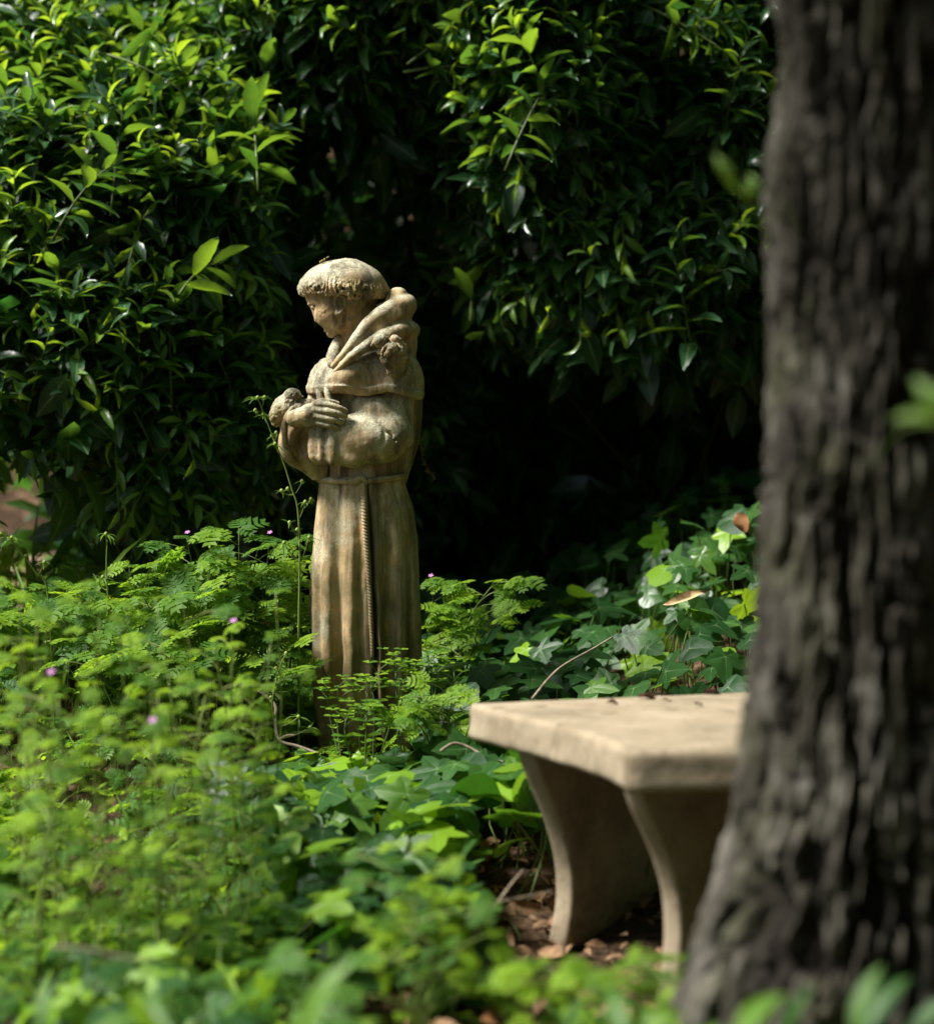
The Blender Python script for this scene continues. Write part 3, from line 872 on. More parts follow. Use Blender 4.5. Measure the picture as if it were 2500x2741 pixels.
def build_trunk():
    root = thing('rough_barked_tree', TREE_AT, 'dark tree trunk with deeply furrowed bark flaring at its foot', 'tree')
    py = np.array([-700, 0, 150, 290, 420, 545, 700, 900, 1000, 1300, 1632, 1850, 2040, 2175, 2310, 2450, 2580, 2720, 2900, 3100, 3300.])
    lx = np.array([2078, 2074, 2088, 2082, 2058, 2056, 2058, 2066, 2066, 2044, 2026, 2006, 1992, 1972, 1936, 1886, 1838, 1790, 1720, 1640, 1590.])
    z_ = CAM_Z - (py - HY) * 2.4 / F_PX
    nz, nt = 620, 380
    z = np.linspace(z_.min(), 2.75, nz)[:, None]
    yy = HY + (CAM_Z - z) * F_PX / 2.4
    left = np.interp(yy, py, lx)
    cxp = 2317 + 12 * np.sin(yy / 600)
    r = (cxp - left) * 2.4 / F_PX                       # left-hand radius
    cx = (cxp - CX) * 2.4 / F_PX - TREE_AT[0]
    t = np.linspace(0, 2 * np.pi, nt, endpoint=False)[None]
    rb = (2317 - 2060) * 2.4 / F_PX * np.interp(z, [-0.1, 0.2, 0.5, 1.2], [1.55, 1.25, 1.08, 1.0])
    wl = np.clip(-np.cos(t), 0, 1) ** 1.5               # flare mostly towards the left
    R = rb * (1 - wl) + r * wl
    R = R + 0.02 * np.clip(np.cos(t * 3 + 0.8), 0, 1) * smooth01((0.35 - z) / 0.4)
    # furrows: long wavering ridges of bark
    warp = 0.55 * vnoise(np.cos(t) * 1.6 + 3, np.sin(t) * 1.6, z * 2.6, 31) + 0.42 * vnoise(np.cos(t) * 4, np.sin(t) * 4, z * 8, 32) + 0.2 * vnoise(np.cos(t) * 9, np.sin(t) * 9, z * 22, 36) + z * 0.25
    arc = t * 1.0 + warp * 0.34
    n1 = vnoise(np.cos(arc) * 7.0, np.sin(arc) * 7.0, z * 4.2, 33)
    n2 = vnoise(np.cos(arc) * 15, np.sin(arc) * 15, z * 19, 34)
    n3 = vnoise(np.cos(t) * 34, np.sin(t) * 34, z * 44, 35)
    rid = 1 - np.abs(n1 * 0.75 + n2 * 0.35)             # 1 on the lines where the furrows run
    fur = smooth01((rid - 0.77) / 0.10)
    n4 = vnoise(np.cos(arc) * 6.5 + 9, np.sin(arc) * 6.5, z * 21, 37)
    fur = np.maximum(fur, 0.25 * smooth01((1 - np.abs(n4) - 0.88) / 0.09) * smooth01(n1 * 2 + 0.6))      # cross cracks that break the ridges into plates
    D = -0.024 * fur + 0.006 * n2 + 0.007 * n3
    R = R + D
    V = np.stack([cx + R * np.cos(t), R * np.sin(t), np.broadcast_to(z, R.shape)], -1).reshape(-1, 3)
    i = np.arange(nz - 1)[:, None] * nt; j = np.arange(nt)[None]; jn = (j + 1) % nt
    Q = np.stack([i + j, i + jn, i + nt + jn, i + nt + j], -1).reshape(-1, 4)
    link('trunk', mesh_np('trunk', V, Q, {'furrow': fur.reshape(-1) * 0.85}), BARK, root)
    return root
tree = build_trunk()
# ------------------------------------------------------------ leaves
def leaf_material(name, dark, mid, young, tdark, tyoung, rough=0.38, trans=0.32, spec=0.5, vein=(0.25, 0.33, 0.14), veinw=0.07):
    """tint 0 = old dark leaf, 1 = young yellow-green one; rib 0 on a vein, 1 at the margin"""
    m = NT(name)
    ti = m.n('Attribute', attribute_name='tint').outputs['Fac']
    rb = m.n('Attribute', attribute_name='rib').outputs['Fac']
    co = m.coords('Object')
    nz_ = m.noise(co, 45, 3, 0.6)
    t2 = m.math('ADD', ti, m.math('MULTIPLY', m.math('SUBTRACT', nz_, 0.5), 0.22))
    col = m.ramp(t2, [(0.0, dark), (0.5, mid), (1.0, young)])
    tcol = m.ramp(t2, [(0.0, tdark), (1.0, tyoung)])
    vn = m.ramp(rb, [(0.0, (0.75, 0.75, 0.75)), (veinw, (0.3, 0.3, 0.3)), (veinw * 2.2, (0, 0, 0))])
    col = m.mix(vn, col, vein)
    b = m.n('BsdfPrincipled')
    m.t.links.new(col, b.inputs['Base Color'])
    b.inputs['Roughness'].default_value = rough
    b.inputs['Specular IOR Level'].default_value = spec
    bp = m.bump(m.math('ADD', m.math('MULTIPLY', nz_, 0.6), m.math('MULTIPLY', rb, 0.8)), 0.35, 0.004)
    m.t.links.new(bp, b.inputs['Normal'])
    tr = m.n('BsdfTranslucent')
    m.t.links.new(tcol, tr.inputs['Color'])
    mx = m.n('MixShader')
    mx.inputs[0].default_value = trans
    m.t.links.new(b.outputs[0], mx.inputs[1]); m.t.links.new(tr.outputs[0], mx.inputs[2])
    m.t.links.new(mx.outputs[0], m.out.inputs[0])
    return m.m

M_HEDGE = leaf_material('glossy_hedge_leaf', (0.011, 0.042, 0.014), (0.031, 0.098, 0.036), (0.14, 0.26, 0.026), (0.035, 0.18, 0.022), (0.55, 0.78, 0.03), 0.31, 0.36, 0.55)
M_IVY = leaf_material('waxy_ivy_leaf', (0.012, 0.044, 0.013), (0.034, 0.095, 0.020), (0.16, 0.29, 0.016), (0.06, 0.24, 0.014), (0.48, 0.74, 0.03), 0.35, 0.32, 0.28, (0.24, 0.36, 0.16), 0.085)
M_HERB = leaf_material('soft_herb_leaf', (0.018, 0.062, 0.012), (0.052, 0.130, 0.015), (0.20, 0.315, 0.016), (0.16, 0.38, 0.02), (0.58, 0.84, 0.04), 0.55, 0.38, 0.22, (0.12, 0.22, 0.05), 0.05)
M_STEM = leaf_material('green_stem', (0.030, 0.020, 0.011), (0.075, 0.12, 0.025), (0.26, 0.33, 0.07), (0.05, 0.1, 0.02), (0.2, 0.3, 0.05), 0.5, 0.12, 0.35)

def strip_leaf(L, W, n=6, droop=0.5, fold=0.35, twist=0.0, serr=0.0, tint=0.3, base=0.06, peak=0.45, tip=1.0, wave=0.0, ph=0.0):
    """a leaf blade along +Y, its upper face towards +Z: left edge, midrib, right edge"""
    s = np.linspace(0, 1, n + 1)
    w = np.where(s < peak, np.sin(0.5 * np.pi * np.clip(s / peak, 0, 1)) ** 0.85, np.cos(0.5 * np.pi * np.clip((s - peak) / (1 - peak), 0, 1)) ** (0.75 * tip))
    w = W * 0.5 * np.maximum(w, 0)
    w[0] = W * base * 0.5; w[-1] = 0.0005
    if serr:
        w[1:-1] *= 1 + serr * np.where(np.arange(1, n) % 2, 1, -1)
    a = -droop * s ** 1.3                                   # pitch along the blade
    ds = L / n
    y = np.concatenate([[0], np.cumsum(np.cos((a[1:] + a[:-1]) / 2) * ds)])
    z = np.concatenate([[0], np.cumsum(np.sin((a[1:] + a[:-1]) / 2) * ds)])
    wz = wave * W * np.sin(s * 9 + ph)
    tw = twist * s
    V = []
    for sg in (-1, 0, 1):
        x = sg * w * np.cos(tw); zz = z + abs(sg) * (w * fold + wz * (1 if sg > 0 else -0.7)) + sg * w * np.sin(tw)
        V.append(np.stack([x, y, zz], 1))
    V = np.stack(V, 1).reshape(-1, 3)
    F_ = []
    for i in range(n):
        for c in (0, 1):
            a0 = i * 3 + c
            F_.append((a0, a0 + 1, a0 + 4, a0 + 3))
    rib = np.tile([1.0, 0.0, 1.0], n + 1)
    return V, tri(F_), {'tint': np.full(len(V), tint), 'rib': rib}

def ivy_leaf(S, tint=0.3, cup=0.2, seed=0, lobes=5, narrow=1.0):
    """five-pointed ivy blade; stalk joint at the origin, main lobe along +Y"""
    r = np.random.default_rng(seed)
    if lobes == 5:
        tips = [(-128, .52), (-66, .78), (0, 1.12), (66, .78), (128, .52)]
        nots = [(-158, .40), (-97, .47), (-33, .56), (33, .56), (97, .47), (158, .40)]
        nots = [(a, q * 0.88) for a, q in nots]
    else:
        tips = [(-105, .66), (0, 1.15), (105, .66)]
        nots = [(-150, .46), (-48, .66), (48, .66), (150, .46)]
    pts = []
    for i, (an, rr) in enumerate(nots):
        pts.append((an, rr * (1 + 0.07 * r.standard_normal()), 1.0))
        if i < len(tips):
            ta, tr_ = tips[i]
            tr_ *= 1 + 0.08 * r.standard_normal()
            pts.append(((an * .42 + ta * .58), (rr * .45 + tr_ * .55) * 1.02, 0.75))
            pts.append((ta + r.normal() * 3, tr_, 0.12))
            nx_ = nots[i + 1]
            pts.append(((nx_[0] * .42 + ta * .58), (nx_[1] * .45 + tr_ * .55) * 1.02, 0.75))
    ring = np.array([[math.sin(math.radians(a)) * q * narrow, math.cos(math.radians(a)) * q] for a, q, _ in pts]) * S * 0.62
    rib_o = np.array([q for _, _, q in pts])
    mid = ring * 0.52
    n = len(ring)
    def lift(p):
        d = np.linalg.norm(p, axis=1) / S
        return -cup * S * d ** 2 * 0.9 + 0.035 * S * np.sin(p[:, 0] / S * 6 + seed) * d + 0.03 * S * np.cos(p[:, 1] / S * 5 + seed * 2) * d
    V = np.concatenate([[[0, 0, 0]], np.column_stack([mid, lift(mid) + 0.02 * S * (rib_o - 0.5)]), np.column_stack([ring, lift(ring)])])
    F_ = []
    for i in range(n - 1):
        F_.append((0, 1 + i + 1, 1 + i))
        a, b, c, d = 1 + i, 1 + i + 1, 1 + n + i + 1, 1 + n + i
        F_.append((a, b, c)); F_.append((a, c, d))
    F_.append((0, 1, n))
    rib = np.concatenate([[0], rib_o, np.maximum(rib_o, 0.1)])
    V[:, 1] += 0.02 * S
    return V, np.array(F_), {'tint': np.full(len(V), tint), 'rib': rib}

def herb_leaf(S, tint=0.5, seed=0, droop=0.5, leaflets=5):
    """deeply cut leaf of leaflets, each a feather of rounded lobes, on a short stalk joint at the origin"""
    r = np.random.default_rng(seed)
    out = []
    angs = {5: (-112, -58, 0, 58, 112), 3: (-70, 0, 70), 7: (-130, -88, -45, 0, 45, 88, 130)}[leaflets]
    for an in angs:
        Ll = S * (0.62 if an == 0 else 0.58 - 0.10 * abs(an) / 112) * (1 + 0.08 * r.standard_normal())
        V, F_ = [], []
        k = 4
        for q in range(k):
            s0 = 0.10 + 0.90 * q / k
            s1 = 0.10 + 0.90 * (q + 0.58) / k
            wq = Ll * 0.39 * (0.75 + 0.55 * math.sin(math.pi * (0.25 + 0.72 * q / k))) * (1 - 0.55 * (q / k) ** 2)
            for sg in (-1, 1):
                b = len(V)
                V += [(0, s0 * Ll, 0), (0, s1 * Ll, 0), (sg * wq, (s1 + 0.13) * Ll, 0.10 * wq), (sg * wq * .72, (s0 + 0.02) * Ll + 0.02 * Ll, 0.12 * wq)]
                F_ += [(b, b + 1, b + 2, b + 3)] if sg < 0 else [(b, b + 3, b + 2, b + 1)]
        b = len(V)
        V += [(-Ll * .03, 0.88 * Ll, 0), (Ll * .03, .88 * Ll, 0), (Ll * .07, 1.02 * Ll, 0), (-Ll * .02, 1.10 * Ll, 0)]
        F_ += [(b, b + 1, b + 2, b + 3)]
        b = len(V)
        V += [(-Ll * .012, 0, 0), (Ll * .012, 0, 0), (Ll * .012, 0.9 * Ll, 0), (-Ll * .012, .9 * Ll, 0)]
        F_ += [(b, b + 1, b + 2, b + 3)]
        V = np.array(V)
        d = V[:, 1] / S
        V[:, 2] += -droop * S * d ** 2 * 0.8 + 0.05 * S * d
        a = math.radians(an + r.normal() * 5)
        V = np.column_stack([V[:, 0] * math.cos(a) + V[:, 1] * math.sin(a), -V[:, 0] * math.sin(a) + V[:, 1] * math.cos(a), V[:, 2]])
        out.append((V, tri(F_), {'tint': np.full(len(V), tint), 'rib': np.full(len(V), 0.7)}))
    return join_np(out)

def frames(d, up=(0, 0, 1), roll=None):
    """rotation matrices whose +Y follows d and whose +Z is as near to up as it can be"""
    d = np.asarray(d, float); d = d / (np.linalg.norm(d, axis=-1, keepdims=True) + 1e-9)
    up = np.broadcast_to(np.asarray(up, float), d.shape)
    x = np.cross(d, up); x /= np.linalg.norm(x, axis=-1, keepdims=True) + 1e-9
    z = np.cross(x, d)
    if roll is not None:
        c, s = np.cos(roll)[:, None], np.sin(roll)[:, None]
        x, z = x * c + z * s, z * c - x * s
    return np.stack([x, d, z], -1)

class Cloud:
    """many leaves, kept as placements of a few blade shapes"""
    def __init__(self, shapes):
        self.sh = shapes; self.rows = []
    def put(self, k, R, pos, scale):
        self.rows.append((k, R, np.asarray(pos, float), float(scale)))
    def split(self, keep):
        """keep: indices to build one by one; the others stay together"""
        ks = set(keep)
        return [self.rows[i] for i in keep], [r for i, r in enumerate(self.rows) if i not in ks]
    def merged(self, rows, origin):
        parts = []
        by = {}
        for r in rows:
            by.setdefault(r[0], []).append(r)
        for k, rs in by.items():
            V, F_, A = self.sh[k]
            Rm = np.stack([q[1] * q[3] for q in rs]); Pm = np.stack([q[2] for q in rs]) - origin
            W = np.einsum('nij,mj->nmi', Rm, V) + Pm[:, None]
            m_ = len(V)
            Ff = (F_[None] + (np.arange(len(rs)) * m_)[:, None, None]).reshape(-1, 3)
            parts.append((W.reshape(-1, 3), Ff, {a: np.tile(v, len(rs)) for a, v in A.items()}))
        return join_np(parts)

_shape_mesh = {}
def shape_mesh(key, name, shape, mat):
    if key not in _shape_mesh:
        me = mesh_np(name, *shape)
        me.materials.append(mat)
        _shape_mesh[key] = me
    return _shape_mesh[key]

def place_objects(name, cloud, rows, parent, origin, mat, tag_key):
    for k, R, p, s in rows:
        me = shape_mesh((tag_key, k), name, cloud.sh[k], mat)
        ob = bpy.data.objects.new(name, me)
        COL.objects.link(ob)
        ob.parent = parent
        M = Matrix(((R * s)[0].tolist(), (R * s)[1].tolist(), (R * s)[2].tolist())).to_4x4()
        M.translation = Vector((p - origin).tolist())
        ob.matrix_basis = M

def in_frame(p, margin=60):
    x = CX + F_PX * p[:, 0] / p[:, 1]; y = HY + F_PX * (CAM_Z - p[:, 2]) / p[:, 1]
    return (p[:, 1] > 0.5) & (x > -margin) & (x < 2500 + margin) & (y > -margin) & (y < 2741 + margin), x, y

def nearest_in_view(cloud, n, hide=None):
    P_ = np.stack([r[2] for r in cloud.rows])
    ok, x, y = in_frame(P_)
    if hide is not None:
        ok &= ~hide(x, y)
    size = np.array([r[3] for r in cloud.rows]) / P_[:, 1] ** 3
    idx = np.nonzero(ok)[0]
    return list(idx[np.argsort(-size[idx])][:n])

# ------------------------------------------------------------ the hedge: shrubs of leafy shoots
def hedge_shapes():
    sh = []
    r = np.random.default_rng(5)
    for k in range(14):                       # 0-9 grown leaves, 10-13 young ones
        young = k >= 10
        sh.append(strip_leaf(1.0, 0.26 + 0.09 * r.random() - (0.06 if young else 0), 8, droop=0.35 + 0.75 * r.random(), fold=0.22 + 0.3 * r.random() + (0.25 if young else 0),
                             twist=0.5 * (r.random() - 0.5), serr=0.05, tint=(0.80 + 0.25 * r.random()) if young else (0.05 + 0.5 * r.random()), peak=0.42 + 0.1 * r.random(), tip=1.1,
                             wave=0.05, ph=r.random() * 6))
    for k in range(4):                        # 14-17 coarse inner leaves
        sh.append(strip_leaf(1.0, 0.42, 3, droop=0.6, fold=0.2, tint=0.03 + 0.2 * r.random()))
    return sh
H_SH = hedge_shapes()

def hedge_shrub(name, label, loc, blobs, n_shoots, n_inner, seed, sunny=0.5, n_single=300, low=None):
    r = np.random.default_rng(seed)
    root = thing(name, loc, label, 'shrub', 'shrubs that make up the hedge')
    loc = np.array(loc, float)
    cl = Cloud(H_SH)
    stems, boughs = [], []
    blobs = [(np.array(c, float), np.array(q, float), wgt) for c, q, wgt in blobs]
    wts = np.array([b[2] for b in blobs], float); wts /= wts.sum()
    made = 0; tries = 0
    while made < n_shoots and tries < n_shoots * 30:
        tries += 1
        c, q, _ = blobs[r.choice(len(blobs), p=wts)]
        d = r.standard_normal(3); d /= np.linalg.norm(d)
        if d[1] > 0.35 or d[2] < -0.75:
            continue
        tip = c + d * q * (0.86 + 0.28 * r.random())
        if any((((tip - c2) / q2) ** 2).sum() < 0.62 for c2, q2, _ in blobs):
            continue
        if low is not None and tip[2] < low(tip[0]):
            continue
        px_ = CX + F_PX * tip[0] / tip[1]; py_ = HY + F_PX * (CAM_Z - tip[2]) / tip[1]
        if tip[1] < 5.95 and 600 < px_ < 1250 and 330 < py_ < 1050 and not (px_ < 760 and tip[1] < 5.5):
            continue
        made += 1
        nrm = d / q; nrm /= np.linalg.norm(nrm)
        Ls = 0.26 + 0.26 * r.random()
        grow = nrm * 0.75 + np.array([0, 0, 0.55]) + r.standard_normal(3) * 0.38
        if d[2] < -0.2:
            grow = nrm * 0.9 + np.array([0, 0, -0.15]) + r.standard_normal(3) * 0.35
        grow[1] = max(grow[1], -0.42)
        grow /= np.linalg.norm(grow)
        sag = np.array([0, 0, -0.18 - 0.25 * r.random()])
        ss = np.linspace(0, 1, 9)[:, None]
        path = tip - grow * Ls * (1 - ss) + sag * Ls * (ss ** 2 - 1)
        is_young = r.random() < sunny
        stems.append(tube(path, np.linspace(0.0042, 0.0013, 9), 5, tint=0.55 if is_young else 0.3))
        nl = int(Ls / 0.024)
        a0 = r.random() * 6.28
        T = np.gradient(path, axis=0)
        for i in range(nl):
            s = 0.12 + 0.88 * (i + 0.3 * r.random()) / nl
            ii = s * 8
            i0 = min(int(ii), 7)
            p = path[i0] + (path[i0 + 1] - path[i0]) * (ii - i0)
            t = T[i0] / np.linalg.norm(T[i0])
            an = a0 + i * 2.4 + r.normal() * 0.25
            e1 = np.cross(t, (0.2, 0.9, 0.3)); e1 /= np.linalg.norm(e1)
            e2 = np.cross(t, e1)
            rad = e1 * math.cos(an) + e2 * math.sin(an)
            lean = 0.95 - 0.75 * s
            dl = rad * (0.55 + lean * 0.55) + t * (0.35 + 0.75 * s ** 2) + np.array([0, 0, -0.30 * (1 - s)])
            upv = t * 0.7 + np.array([0, 0, 0.75]) + r.standard_normal(3) * 0.25
            near_tip = s > 0.72
            size = (0.094 + 0.044 * r.random()) * (1.0 - 0.55 * max(0, (s - 0.55) / 0.45))
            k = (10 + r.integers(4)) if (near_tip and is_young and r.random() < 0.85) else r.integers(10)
            cl.put(int(k), frames(dl[None], upv[None])[0], p, size)
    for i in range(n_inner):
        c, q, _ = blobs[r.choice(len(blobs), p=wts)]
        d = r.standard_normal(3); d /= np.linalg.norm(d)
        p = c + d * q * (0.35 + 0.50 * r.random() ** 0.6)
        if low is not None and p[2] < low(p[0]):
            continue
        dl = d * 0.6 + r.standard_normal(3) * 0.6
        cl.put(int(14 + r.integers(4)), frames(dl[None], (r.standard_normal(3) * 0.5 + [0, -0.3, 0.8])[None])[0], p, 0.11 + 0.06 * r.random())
    for c, q, _ in blobs[:1]:                                # woody boughs rising through each mound
        for b in range(3):
            foot = np.array([c[0] + 0.1 + abs(r.normal()) * 0.2, c[1] + r.normal() * 0.12 + 0.6, float(gz(c[0], c[1]))])
            end = c + r.standard_normal(3) * q * 0.45 + np.array([0, 0, q[2] * 0.3])
            boughs.append(tube(catmull([foot, foot * .6 + end * .4 + r.normal(size=3) * 0.08, end], 9), np.linspace(0.016, 0.005, 9), 6, tint=0.0))
    one = nearest_in_view(cl, n_single, lambda x, y: (x > 2080))
    rows, rest = cl.split(one)
    place_objects('leaf', cl, rows, root, loc, M_HEDGE, 'hedge')
    V, F_, A = cl.merged(rest, loc)
    fo = link('foliage', mesh_np('foliage', V, F_, A), M_HEDGE, root); fo['kind'] = 'stuff'
    V, F_, A = join_np(stems)
    link('twig_growth', mesh_np('twig_growth', V - loc, F_, A), M_STEM, root)['kind'] = 'stuff'
    for V, F_, A in boughs:
        link('bough', mesh_np('bough', V - loc, F_, A), M_STEM, root)
    return root

hedge_shrub('hedge_shrub', 'leafy hedge shrub at the left, its bright new leaves catching the sun', (-1.15, 5.6, 0.3),
            [((-1.2, 5.30, 1.0), (0.75, 0.42, 0.52), 1.0), ((-0.95, 5.42, 1.4), (0.55, 0.42, 0.50), 0.8), ((-1.25, 5.72, 1.62), (0.80, 0.46, 0.55), 1.0), ((-1.35, 6.1, 2.05), (0.75, 0.46, 0.48), 0.9)], 800, 2600, 14, 0.5,
            low=lambda x: 0.52 + 0.30 * smooth01((-x - 0.98) / 0.14))
hedge_shrub('hedge_shrub', 'shaded hedge shrub behind the statue head with dark pointed leaves', (-0.2, 6.35, 0.35),
            [((-0.25, 6.25, 1.75), (0.78, 0.6, 0.85), 1.3), ((-0.32, 5.72, 2.12), (0.44, 0.36, 0.55), 1.0), ((-0.35, 6.3, 0.95), (0.5, 0.45, 0.55), 0.5), ((0.1, 6.3, 2.5), (0.9, 0.6, 0.45), 0.35)], 760, 2600, 12, 0.25,
            low=lambda x: 0.45 + 0.65 * smooth01((x + 0.15) / 0.35))
hedge_shrub('hedge_shrub', 'overhanging hedge shrub between the statue and the tree trunk', (0.75, 6.1, 0.4),
            [((0.62, 5.95, 1.78), (0.72, 0.62, 0.82), 1.0), ((0.20, 5.60, 1.85), (0.30, 0.36, 0.55), 0.6), ((1.0, 6.0, 1.5), (0.6, 0.55, 0.6), 0.4), ((0.55, 5.72, 1.36), (0.62, 0.40, 0.36), 0.7), ((0.7, 6.1, 2.5), (0.9, 0.6, 0.45), 0.4)], 740, 2800, 13, 0.35,
            low=lambda x: 0.98)
# the thick back of the hedge, too deep in shadow to tell its leaves apart
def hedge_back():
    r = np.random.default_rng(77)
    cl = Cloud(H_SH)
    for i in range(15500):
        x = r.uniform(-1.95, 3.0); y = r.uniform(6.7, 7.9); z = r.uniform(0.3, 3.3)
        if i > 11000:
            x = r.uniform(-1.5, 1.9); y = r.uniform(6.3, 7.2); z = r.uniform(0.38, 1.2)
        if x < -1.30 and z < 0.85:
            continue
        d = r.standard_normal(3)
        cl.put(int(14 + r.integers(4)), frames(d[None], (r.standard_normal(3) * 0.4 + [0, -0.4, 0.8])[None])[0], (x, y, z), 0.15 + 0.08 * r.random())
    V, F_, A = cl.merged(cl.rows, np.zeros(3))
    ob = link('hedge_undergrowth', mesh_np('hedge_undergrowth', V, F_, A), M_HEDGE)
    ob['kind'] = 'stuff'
    ob['label'] = 'dense dark leaves filling the shade at the back of the hedge'
hedge_back()
# the crown overhead: limbs and leaves above the view
def build_crown(root):
    r = np.random.default_rng(23)
    o = TREE_AT
    limbs, ends = [], []
    for k in range(9):
        a = k * 0.7 + r.normal() * 0.2
        e = np.array([1.1 + 1.9 * math.cos(a), 1.5 + 2.2 * math.sin(a), 3.2 + 1.1 * r.random()])
        s = np.array([0.47, 2.4, 2.6])
        limbs.append(tube(catmull([s, s * .5 + e * .5 + [0, 0, .35], e], 10), np.linspace(0.06, 0.015, 10), 8, tint=0))
        ends += [s * .35 + e * .65, e]
    for V, F_, A in limbs:
        link('limb', mesh_np('limb', V - o, F_, {'furrow': np.full(len(V), 0.3)}), BARK, root)
    sh = [strip_leaf(1.0, 0.5, 3, droop=0.5, fold=0.2, tint=0.2 + 0.15 * k) for k in range(4)]
    cl = Cloud(sh)
    for i in range(9000):
        c = ends[r.integers(len(ends))]
        p = c + r.standard_normal(3) * [0.55, 0.6, 0.36]
        if p[2] < 2.75:
            continue
        d = r.standard_normal(3) * [1, 1, .5]
        cl.put(int(r.integers(4)), frames(d[None], (r.standard_normal(3) * 0.5 + [0, 0, .8])[None])[0], p, r.uniform(0.09, 0.15))
    for i in range(3200):                                    # loose leaves added out of view at right to darken the bench legs
        y = r.uniform(0.6, 4.4)
        p = np.array([r.uniform(max(0.95, 0.27 * y + 0.22), 2.6), y, r.uniform(0.35, 2.9)])
        d = r.standard_normal(3) * [1, 1, .5]
        cl.put(int(r.integers(4)), frames(d[None], (r.standard_normal(3) * 0.5 + [0, 0, .8])[None])[0], p, r.uniform(0.10, 0.16))
    V, F_, A = cl.merged(cl.rows, o)
    c = link('crown', mesh_np('crown', V, F_, A), M_HEDGE, root)
    c['kind'] = 'stuff'
build_crown(tree)

def unseen_wood():
    """unseen wood added behind and to the right of the viewpoint to cut sky light"""
    r = np.random.default_rng(29)
    sh = [strip_leaf(1.0, 0.55, 3, droop=0.5, fold=0.2, tint=0.1 + 0.1 * k) for k in range(4)]
    cl = Cloud(sh)
    for i in range(9000):
        a = math.radians(r.uniform(-112, 58))            # from the rear left round to the right
        R_ = r.uniform(5.5, 8.5)
        p = np.array([0.3 + R_ * math.cos(a), 2.2 + R_ * math.sin(a), 0]); p[2] = float(gz(p[0], p[1])) + r.uniform(0.0, 6.5)
        cl.put(int(r.integers(4)), frames(r.standard_normal(3)[None], r.standard_normal(3)[None])[0], p, r.uniform(0.3, 0.55))
    V, F_, A = cl.merged(cl.rows, np.zeros(3))
    w = link('wood', mesh_np('wood', V, F_, A), M_HEDGE)
    w['kind'] = 'stuff'
    w['label'] = 'unseen dense wood added behind the viewpoint to cut sky light'
unseen_wood()
# ------------------------------------------------------------ ivy
I_SH = []
for k in range(10):
    I_SH.append(ivy_leaf(1.0, tint=[0.05, 0.12, 0.2, 0.3, 0.4, 0.5, 0.25, 0.62, 0.85, 1.0][k], cup=0.10 + 0.035 * k % 0.3, seed=k, lobes=5 if k % 4 else 3, narrow=0.92 + 0.02 * k))

def ivy_patch(label, loc, spots, seed, n_single=300, young=0.12):
    """spots: (point, size, normal, tip direction); every blade stands on its own stalk"""
    r = np.random.default_rng(seed)
    root = thing('ivy', loc, label, 'ivy', 'ivy plants')
    loc = np.array(loc, float)
    cl = Cloud(I_SH); stalks = []
    for p, s, nrm, d in spots:
        k = r.integers(0, 7) if r.random() > young else r.integers(7, 10)
        R = frames(np.asarray(d)[None], np.asarray(nrm)[None])[0]
        cl.put(int(k), R, p, s)
        foot = np.array([p[0] + r.normal() * 0.05, p[1] + 0.03 + r.normal() * 0.05, 0.0])
        foot[2] = float(gz(foot[0], foot[1])) - 0.01
        midp = (np.array(p) + foot) / 2 + r.normal(size=3) * 0.015 + R[:, 1] * -0.02
        stalks.append(tube(catmull([foot, midp, p], 6), np.linspace(0.0022, 0.0014, 6), 4, tint=0.35 + 0.3 * r.random(), cap=False))
    rows, rest = cl.split(nearest_in_view(cl, n_single))
    place_objects('leaf', cl, rows, root, loc, M_IVY, 'ivy')
    if rest:
        V, F_, A = cl.merged(rest, loc)
        link('foliage', mesh_np('foliage', V, F_, A), M_IVY, root)['kind'] = 'stuff'
    V, F_, A = join_np(stalks)
    link('leaf_stalk', mesh_np('leaf_stalk', V - loc, F_, A), M_STEM, root)['kind'] = 'stuff'
    bpy.context.view_layer.update()
    return root

def ivy_spots(n, area, hfun, seed, face=0.55, size=(0.07, 0.115), ok=None):
    r = np.random.default_rng(seed); out = []
    while len(out) < n:
        x = r.uniform(area[0], area[1]); y = r.uniform(area[2], area[3])
        if ok is not None and not ok(x, y):
            continue
        h = hfun(x, y)
        z = float(gz(x, y)) + h * (0.12 + 0.88 * r.random() ** 0.7)
        nrm = np.array([-0.25, -face, 0.85]) + r.standard_normal(3) * 0.34
        d = np.array([r.normal() * 0.8, -0.8 + r.normal() * 0.5, -0.25 + r.normal() * 0.3])
        out.append(((x, y, z), r.uniform(*size), nrm, d))
    return out

# the mound in front of the statue and left of the bench
def mid_ok(x, y):
    px = CX + F_PX * x / y
    if y > 4.22 or y < 3.0:
        return False
    if px > 1490 and y > 3.35:
        return False
    if px > 1230 and y < 3.75:
        return False
    return px > 560 + 420 * max(0, (3.8 - y))
ivy_patch('glossy ivy mound in front of the statue and left of the bench leg', (-0.15, 3.8, 0.1),
          ivy_spots(420, (-0.75, 0.25, 3.05, 4.22), lambda x, y: (0.19 + 0.03 * math.sin(x * 9 + y * 5)) * (1 - 0.62 * smooth01((y - 3.75) / 0.4)), 3, 0.25, (0.075, 0.135), mid_ok), 21, 300, 0.40)
# the bank behind the bench
def bank_ok(x, y):
    px = CX + F_PX * x / y
    return px < 2120 and px > 1090 + max(0, (4.7 - y)) * 120
ivy_patch('broad-leaved ivy covering the bank between the statue and the tree trunk', (0.45, 4.9, 0.3),
          ivy_spots(620, (-0.15, 0.95, 3.95, 6.1), lambda x, y: 0.15 + 0.16 * smooth01((x - 0.05) / 0.6) * smooth01((y - 4.2) / 1.0), 4, 0.6, (0.075, 0.125), bank_ok), 22, 300, 0.08)

